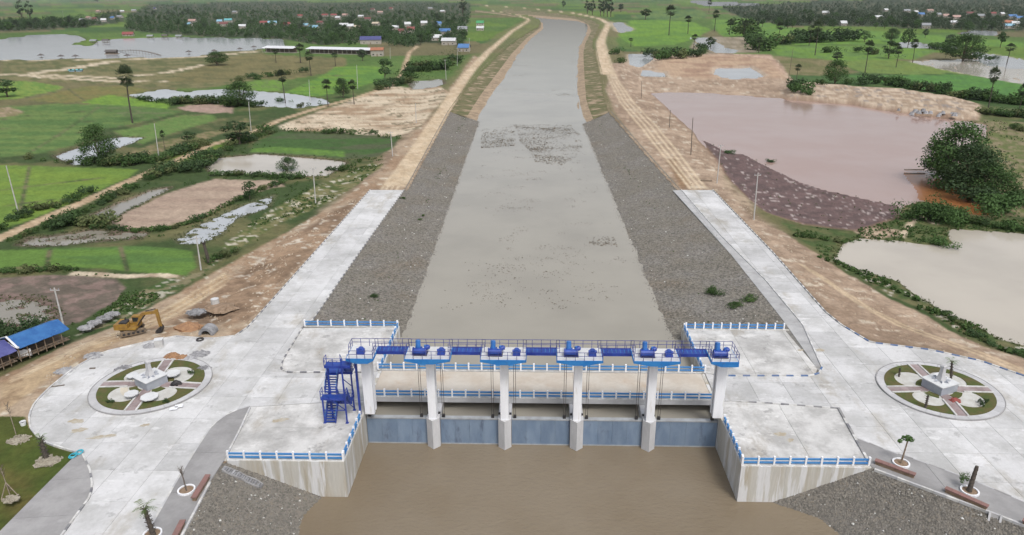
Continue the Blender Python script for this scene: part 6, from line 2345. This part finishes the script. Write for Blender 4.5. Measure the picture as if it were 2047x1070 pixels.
young('young_palm', 1797, 752, 1.3, 'small palm in the left bed of the right island', 'palm', (0, .1), z=.2, tr=.12, cr=.6)
for i, (u, v) in enumerate(((1958, 806), (1964, 812), (1969, 805))):
    bush(u, v, 12, '%s dark shrub from the left in the right bed of the right island' % ORD[i], 'shrubs in the right island bed', BUSH[0], 9, z=.2, name='shrub', cat='shrub')
for u, v, lb in ((222, 803, 'dark shrub in the front left bed of the left island'), (384, 745, 'brown shrub in the rear right bed of the left island'), (330, 805, 'low shrub in the front bed of the left island')):
    bush(u, v, 8, lb, None, BUSH[0], 14, z=.2, name='shrub', cat='shrub')
heap('red_cloth_pile', 1910, 801, 1.4, .5, 'redcloth', 'heap of red cloth on the right island', 'cloth', 8, z=.2)

# steps down the left stone slope and the channel on the right one


def onslope(k, p):
    q = SLOPES[k].reshape(-1, 3)
    i = np.argmin((q[:, 0] - p.x) ** 2 + (q[:, 1] - p.y) ** 2)
    return Vector((p.x, p.y, float(q[i, 2])))


e = empty('slope_steps', (0, 0, 0), 'narrow concrete steps down the left stone slope beside the wall', 'steps')
a, b = P(448, 934, .05), P(524, 989, -3.4)
n = 18
dxy = (b - a).to_2d().normalized()
an = math.atan2(dxy.y, dxy.x)
for i in range(n):
    p = onslope(2, a.lerp(b, i / (n - 1)))
    Mx = Matrix.Translation(p + Vector((0, 0, .12))) @ Matrix.Rotation(an, 4, 'Z')
    m = MB()
    m.box(-.17, .17, -.35, .35, -.18, .06, 0, Mx)
    m.build('step', 'rubble', e)
sd_ = Vector((-dxy.y, dxy.x, 0))
for s in (-1, 1):
    m = MB()
    for i in range(6):
        p, q = a.lerp(b, i / 6), a.lerp(b, (i + 1) / 6)
        m.bar(onslope(2, p + sd_ * .45 * s) + Vector((0, 0, .12)), onslope(2, q + sd_ * .45 * s) + Vector((0, 0, .12)), .14, .3)
    m.build('step_edge', 'walk', e)
e = empty('drain_channel', (0, 0, 0), 'concrete drain channel running down the right stone slope', 'channel')
a, b = P(1990, 1029, .08), P(1978, 1085, -2.6)
dxy = (b - a).to_2d().normalized()
sd_ = Vector((-dxy.y, dxy.x, 0))
for s in (-1, 1):
    m = MB()
    m.bar(a + sd_ * .5 * s + Vector((0, 0, .15)), b + sd_ * .5 * s + Vector((0, 0, .15)), .2, .4)
    m.build('channel_side', 'ring', e)
m = MB()
m.bar(a + Vector((0, 0, .1)), b + Vector((0, 0, .1)), .8, .1)
m.build('channel_bed', 'walk', e)

# weed rafts on the canal
DV = []


def weeds(pts, n, s0, s1, clumps=60, spread=2.0):
    """drifting clumps of floating weed"""
    poly = G(pts, WU)
    xs, ys = [p[0] for p in poly], [p[1] for p in poly]
    cx, cy = NR.uniform(min(xs), max(xs), clumps), NR.uniform(min(ys), max(ys), clumps)
    sz = spread * (.25 + NR.rand(clumps) ** 2 * 1.5)
    i = NR.choice(clumps, n, p=sz ** 1.5 / (sz ** 1.5).sum())
    px, py = cx[i] + NR.normal(size=n) * sz[i] * 1.6, cy[i] + NR.normal(size=n) * sz[i]
    k = sdf(px, py, poly) < 0
    for x, y in zip(px[k], py[k]):
        s = R.uniform(s0, s1)
        a = R.uniform(0, 6.28)
        c, q = math.cos(a) * s, math.sin(a) * s
        h = WU + R.uniform(.02, .10)
        DV.append([(x - c, y - q, h), (x + q * .5, y - c * .5, h + .04), (x + c, y + q, h), (x - q * .5, y + c * .5, h + .08)])


weeds([(1030, 254), (1145, 256), (1166, 275), (1162, 310), (1120, 332), (1070, 324), (1058, 300), (1040, 285)], 3600, .12, .36, 90, 2.0)
weeds([(961, 262), (1030, 262), (1030, 292), (962, 297)], 1300, .12, .34, 40, 1.6)
weeds([(965, 248), (1145, 250), (1150, 264), (960, 264)], 700, .12, .34, 40, 1.5)
weeds([(955, 300), (1170, 300), (1240, 480), (1290, 620), (880, 620), (910, 470)], 1100, .06, .2, 130, .8)
weeds([(960, 520), (1160, 500), (1200, 600), (940, 610)], 350, .06, .18, 60, .9)
weeds([(1170, 470), (1230, 475), (1240, 500), (1180, 490)], 160, .1, .3, 9, .8)
weeds([(1000, 80), (1150, 60), (1148, 240), (975, 245)], 700, .2, .6, 45, 2.2)
V = np.array(DV).reshape(-1, 3)
tag(link('water_weed', npmesh('water_weed', V, np.arange(len(V)).reshape(-1, 4), 'debris')), kind='stuff')
for u, v, a, lb in ((1828, 340, .05, 'upper of two dark logs floating by the thicket'), (1828, 348, .0, 'lower of two dark logs floating by the thicket')):
    m = MB()
    m.tube((-3.2, 0, 0), (3.2, 0, .1), .28, .2, 8)
    tag(m.build('floating_log', 'bark', None, loc=P(u, v, -1.85), rz=a), lb, 'log', 'logs floating in the red lake')
e = empty('timber_stack', gz(1412, 362), 'grey timber stack beside the end of the right concrete road', 'timber', None, -.15)
for i in range(5):
    m = MB()
    m.tube((-1.6, -.4 + .22 * i, .15), (1.6, -.42 + .2 * i, .2), .11, n=6)
    m.build('log', 'wood', e)

# ------------------------------------------------------------------ houses, sheds and huts of the villages
RC = {'red': (.21, .055, .05), 'darkred': (.14, .045, .042), 'blue': (.06, .15, .33), 'lightblue': (.20, .36, .46), 'white': (.48, .49, .50), 'grey': (.22, .23, .245), 'violet blue': (.055, .06, .17),
      'orange': (.30, .12, .065), 'green': (.05, .25, .10), 'pink': (.34, .22, .19), 'cream': (.45, .38, .29), 'turquoise': (.10, .32, .34)}
for k, c in RC.items():
    MT['roof_' + k] = surf('roof_' + k.replace(' ', '_'), c, tuple(min(.8, x * 1.15 + .01) for x in c), .6, .6, fine=.08)
MT['plaster'] = surf('plaster', (.42, .39, .34), (.34, .31, .27), .85, .5)
MT['plasterb'] = surf('plaster_blue', (.35, .48, .60), (.40, .52, .62), .85, .5)


def house(u, v, L, Wd, h, roof, lab, rz=None, wall='plaster', hip=1.5, group=None, storeys=1, name='house', cat='house'):
    e = empty(name, P(u, v, ZP), lab, cat, group, R.uniform(-.35, .35) if rz is None else rz)
    m = MB()
    m.box(-L / 2, L / 2, -Wd / 2, Wd / 2, -.2, h)
    for s in (-1, 1):
        x = s * L / 2
        m.add([(x, -Wd / 2, h), (x, Wd / 2, h), (x, 0, h + hip - .05)], [(0, 1, 2) if s > 0 else (0, 2, 1)])
    m.build('wall', wall, e)
    m = MB()
    pitched(m, L, Wd, h, h + hip, .6, .12)
    m.build('roof', 'roof_' + roof, e)
    m = MB()
    m.box(-.55, .55, -Wd / 2 - .05, -Wd / 2 + .02, 0, 2.1)
    m.build('door', 'wood', e)
    for st in range(storeys):
        for xx in (-L * .32, L * .32):
            m = MB()
            m.box(xx - .6, xx + .6, -Wd / 2 - .04, -Wd / 2 + .02, 1.0 + 3 * st, 2.1 + 3 * st)
            m.build('window', 'glass', e)
    return e


by = {}
for u, v, r in HS:
    by.setdefault((r, u < 1100), []).append((u, v))
for (r, left), lst in by.items():
    lst.sort()
    for i, (u, v) in enumerate(lst):
        side = 'left' if left else 'right'
        lb = ('only house with a %s roof in the %s village' % (r, side)) if len(lst) == 1 else '%s house from the left with a %s roof in the %s village' % (ORD[i], r, side)
        house(u, v + 3, R.uniform(9, 16), R.uniform(7, 10), R.uniform(3.4, 4.8), r, lb, group='houses of the %s village' % side, hip=R.uniform(2.4, 3.6))
house(742, 88, 23, 12, 5, 'violet blue', 'large house with a violet blue roof below the left village', .1, hip=3.4, storeys=1)
house(878, 60, 6.5, 6, 10, 'blue', 'tall blue tower house with a blue roof', .3, 'plasterb', 2.5, None, 3)
house(257, 72, 14, 8, 2.6, 'red', 'small red roofed pavilion on the lake shore', .2, hip=3.0, name='pavilion', cat='pavilion')
house(755, 112, 11, 9, 5.5, 'orange', 'tan building with an orange roof at the end of the long shed', .1, hip=2)
house(152, 143, 8.5, 4, 1.2, 'turquoise', 'low turquoise container lying on the dry field', .3, 'plasterb', .4, name='container', cat='container')


def longshed(ua, ub, v, lab, wd=9, h=4.2):
    a, b = P(ua, v, ZP), P(ub, v + (ub - ua) * .025, ZP)
    d = b - a
    L = d.length
    e = empty('long_shed', (a + b) / 2, lab, 'shed', 'long white roofed sheds', math.atan2(d.y, d.x))
    n = max(4, int(L / 5))
    for i in range(n):
        m = MB()
        x0, x1 = -L / 2 + L * i / n, -L / 2 + L * (i + 1) / n - .05
        vs = [(x0, -.8, h), (x1, -.8, h), (x1, wd, h + 1.6), (x0, wd, h + 1.6)]
        vs += [(x, y, z + .12) for x, y, z in vs]
        m.add(vs, [(3, 2, 1, 0), (4, 5, 6, 7), (0, 1, 5, 4), (1, 2, 6, 5), (2, 3, 7, 6), (3, 0, 4, 7)])
        m.build('roof_sheet', 'tin', e)
        m = MB()
        m.box(x0, x0 + .3, -.1, .2, 0, h + .1)
        m.build('post', 'plaster', e)
    m = MB()
    m.box(-L / 2, L / 2, wd * .6, wd * .6 + .2, 0, h + .8)
    m.build('back_wall', 'poled', e)
    m = MB()
    m.box(-L / 2, L / 2, 0, wd, 0, .3)
    m.build('floor', 'plaster', e)


longshed(524, 587, 105, 'shorter long shed with white roof beside the lake')
longshed(612, 750, 107, 'longest shed with white roof and open front')


def parasol(u, v, lab):
    e = empty('thatch_parasol', P(u, v, ZP - .3), lab, 'parasol', 'thatched parasols at the lake')
    m = MB()
    m.tube((0, 0, -.5), (0, 0, 3.2), .14, n=6)
    m.build('post', 'wood', e)
    m = MB()
    m.tube((0, 0, 2.3), (0, 0, 3.9), 3.4, .25, 12)
    m.build('canopy', 'thatch', e)
    m = MB()
    m.tube((0, 0, .3), (0, 0, .5), 1.5, n=10)
    m.build('bench', 'wood', e)


pl = [(83, 116), (123, 118), (152, 118), (255, 117), (378, 109), (429, 107), (480, 103), (508, 99)]
for i, (u, v) in enumerate(pl):
    parasol(u, v, '%s thatched parasol from the left along the lake shore' % ORD[i])
for i, (u, v) in enumerate(((188, 86), (212, 85), (301, 76), (330, 75), (358, 76))):
    e = empty('lake_hut', P(u, v, ZP - .2), '%s open hut from the left on the far lake shore' % ORD[i], 'hut', 'huts on the far lake shore')
    m = MB()
    for x in (-3, 3):
        for y in (-2, 2):
            m.box(x - .15, x + .15, y - .15, y + .15, -.6, 2.6)
    m.build('post', 'wood', e)
    m = MB()
    m.box(-3.6, 3.6, -2.5, 2.5, .4, .65)
    m.build('floor', 'wood', e)
    m = MB()
    pitched(m, 7, 4.6, 2.6, 4.0, .7, .15)
    m.build('roof', 'thatch' if i % 2 else 'roof_grey', e)
e = empty('lake_house', P(224, 108, ZP - .2), 'dark wooden floating house in the middle of the lake', 'hut')
m = MB()
m.box(-6, 6, -3, 3, -.2, .5)
m.build('raft', 'wood', e)
m = MB()
m.box(-5, 5, -2.2, 2.2, .5, 2.6)
m.build('wall', 'poled', e)
m = MB()
pitched(m, 10.5, 5, 2.6, 4.0, .7, .15)
m.build('roof', 'thatch', e)
e = empty('footbridge', P(245, 104, ZP - .2), 'arched wooden footbridge over the left lake', 'bridge')
a0, b0 = P(240, 103, ZP) - P(245, 104, ZP), P(322, 112, ZP) - P(245, 104, ZP)
for i in range(14):
    t0, t1 = i / 14, (i + 1) / 14
    p, q = a0.lerp(b0, t0), a0.lerp(b0, t1)
    p.z, q.z = .6 + 2.2 * math.sin(math.pi * t0), .6 + 2.2 * math.sin(math.pi * t1)
    m = MB()
    m.bar(p, q, 1.8, .3)
    m.build('deck_section', 'poled', e)
    m = MB()
    m.bar(Vector((p.x, p.y, -1)), p + Vector((0, 0, 1.2)), .22)
    m.build('bridge_post', 'wood', e)
for u, v, lb in ((1061, 64, ''),):
    pass
# boulders on the lake bank
for i in range(14):
    u, v = 1790 + i * 9 + R.uniform(-6, 6), 222 + R.uniform(-3, 6) + i * .6
    q = gz(u, v)
    m = MB()
    s = R.uniform(.7, 1.5)
    m.tube((0, 0, -.3), (.1, .1, s * .9), s, s * .5, 7)
    tag(m.build('boulder', 'rubble', None, loc=q), '%s grey boulder from the left at the foot of the red lake bank' % ORD[i], 'boulder', 'boulders on the lake bank')

haze_box()
# weeds rooted along the berm of the stone slopes
cs, rr = [], []
for k, n in ((0, 150), (1, 110)):
    g = SLOPES[k]
    for i in range(n):
        a = R.random() ** .8 * (g.shape[0] - 1)
        if math.sin(a * .35) + math.sin(a * .13 + 1) < R.uniform(-.6, 1.2):
            continue
        p = g[int(a), int(g.shape[1] * R.gauss(.47, .03))]
        cs.append((p[0] + R.uniform(-.4, .4), p[1] + R.uniform(-1, 1), p[2] + .08))
        rr.append(R.uniform(.12, .34))
V, Fq = leafcloud(cs, rr, 16, .1, .6)
tag(link('berm_weeds', npmesh('berm_weeds', V, Fq, 'scrub')), kind='stuff')
# reeds and grass round the water margins
cs, rr = [], []
for idx, zl, mat, lb in PONDS:
    near = idx[(np.abs(Z0[idx] - zl - .12) < .22) & (gd[idx] < 520)]
    if len(near) == 0:
        continue
    for i in NR.choice(near, min(len(near), 260), replace=False):
        if mat == 'w_pink' and R.random() < .8:
            continue
        cs.append((gx[i] + R.uniform(-.5, .5), gy[i] + R.uniform(-.5, .5), Z0[i] + .1))
        rr.append(R.uniform(.15, .5) * (1 + gd[i] / 500))
V, Fq = leafcloud(cs, rr, 9, .16, .7)
tag(link('reeds', npmesh('reeds', V, Fq, 'dryleaf')), kind='stuff')
# clods and stones lying on the bare earth
CV, CF = [], []


def clods(pts, n, r0, r1, z):
    poly = G(pts, z)
    xs, ys = [p[0] for p in poly], [p[1] for p in poly]
    px, py = NR.uniform(min(xs), max(xs), n * 2), NR.uniform(min(ys), max(ys), n * 2)
    k = np.where((sdf(px, py, poly) < 0) & (fbm(px / 5, py / 5, 3, 8) > .47))[0][:n]
    for i in k:
        d = math.hypot(px[i] - CX, py[i] - CY)
        a = math.atan2(px[i] - CX, py[i] - CY)
        ii = int(np.clip((1 / 42.0 - 1 / max(d, 43)) / (1 / 42.0 - 1 / 14000.0) * (nd - 1) + .5, 0, nd - 1))
        jj = int(np.clip((a + rad(50)) / rad(100) * (na - 1) + .5, 0, na - 1))
        z_ = float(Z0[ii * na + jj])
        if z_ < -.4 and pp_[ii * na + jj] < .3:
            continue
        r = r0 + (r1 - r0) * R.random() ** 3
        q = len(CV)
        t = R.uniform(0, 6)
        for j in range(4):
            CV.append((px[i] + r * math.cos(t + j * 1.57) * R.uniform(.7, 1.3), py[i] + r * math.sin(t + j * 1.57) * R.uniform(.7, 1.3), z_ - .05))
        CV.append((px[i] + r * .2, py[i], z_ + r * R.uniform(.5, .9)))
        CF.extend([(q, q + 1, q + 4), (q + 1, q + 2, q + 4), (q + 2, q + 3, q + 4), (q + 3, q, q + 4)])


clods([(130, 690), (340, 590), (560, 470), (735, 386), (620, 515), (495, 655), (400, 668), (290, 684), (150, 735), (60, 810)], 2600, .06, .38, -.3)
clods([(1425, 382), (1545, 505), (1620, 592), (1680, 650), (1860, 700), (2047, 750), (2047, 730), (1850, 622), (1700, 545), (1560, 465), (1440, 372)], 1500, .05, .3, -.5)
clods([(1230, 190), (1310, 190), (1450, 340), (1420, 375), (1370, 375)], 900, .1, .4, -.5)
clods([(560, 252), (770, 175), (890, 180), (800, 272)], 700, .15, .6, -1.2)
MT['clod'] = surf('earth_clod', (.30, .225, .155), (.42, .36, .28), .95, .6, fine=.2)
tag(link('earth_clods', npmesh('earth_clods', np.array(CV), np.array(CF), 'clod')), kind='stuff')
# dried mud on the concrete
MT['mudstain'] = surf('dried_mud', (.36, .31, .23), (.44, .41, .35), .9, 1.2, fine=.2)


def stain(u, v, rx, ry, a, lab):
    c = P(u, v, .012)
    m = MB()
    rs = np.random.RandomState(int(u + v))
    ph = rs.rand(4) * 6
    pts = []
    for i in range(30):
        t = 2 * math.pi * i / 30
        r = 1 + .22 * math.sin(2 * t + ph[0]) + .16 * math.sin(5 * t + ph[1]) + .1 * math.sin(9 * t + ph[2])
        x, y = rx * r * math.cos(t), ry * r * math.sin(t)
        pts.append((x * math.cos(a) - y * math.sin(a), x * math.sin(a) + y * math.cos(a), 0))
    m.add(pts, [tuple(range(30))])
    tag(m.build('mud_patch', 'mudstain', None, loc=c), lab, None, None, 'structure')


for u, v, rx, ry, a in ((152, 842, .9, .6, .1), (158, 860, .8, .6, 0), (205, 873, 1.4, .45, .25), (290, 850, .5, .4, .3), (1640, 700, .8, .4, 0), (1560, 868, .7, .5, .4), (1600, 700, .5, .3, 0), (1580, 880, .4, .4, 0), (560, 840, .9, .5, .2)):
    stain(u, v, rx, ry, a, None)
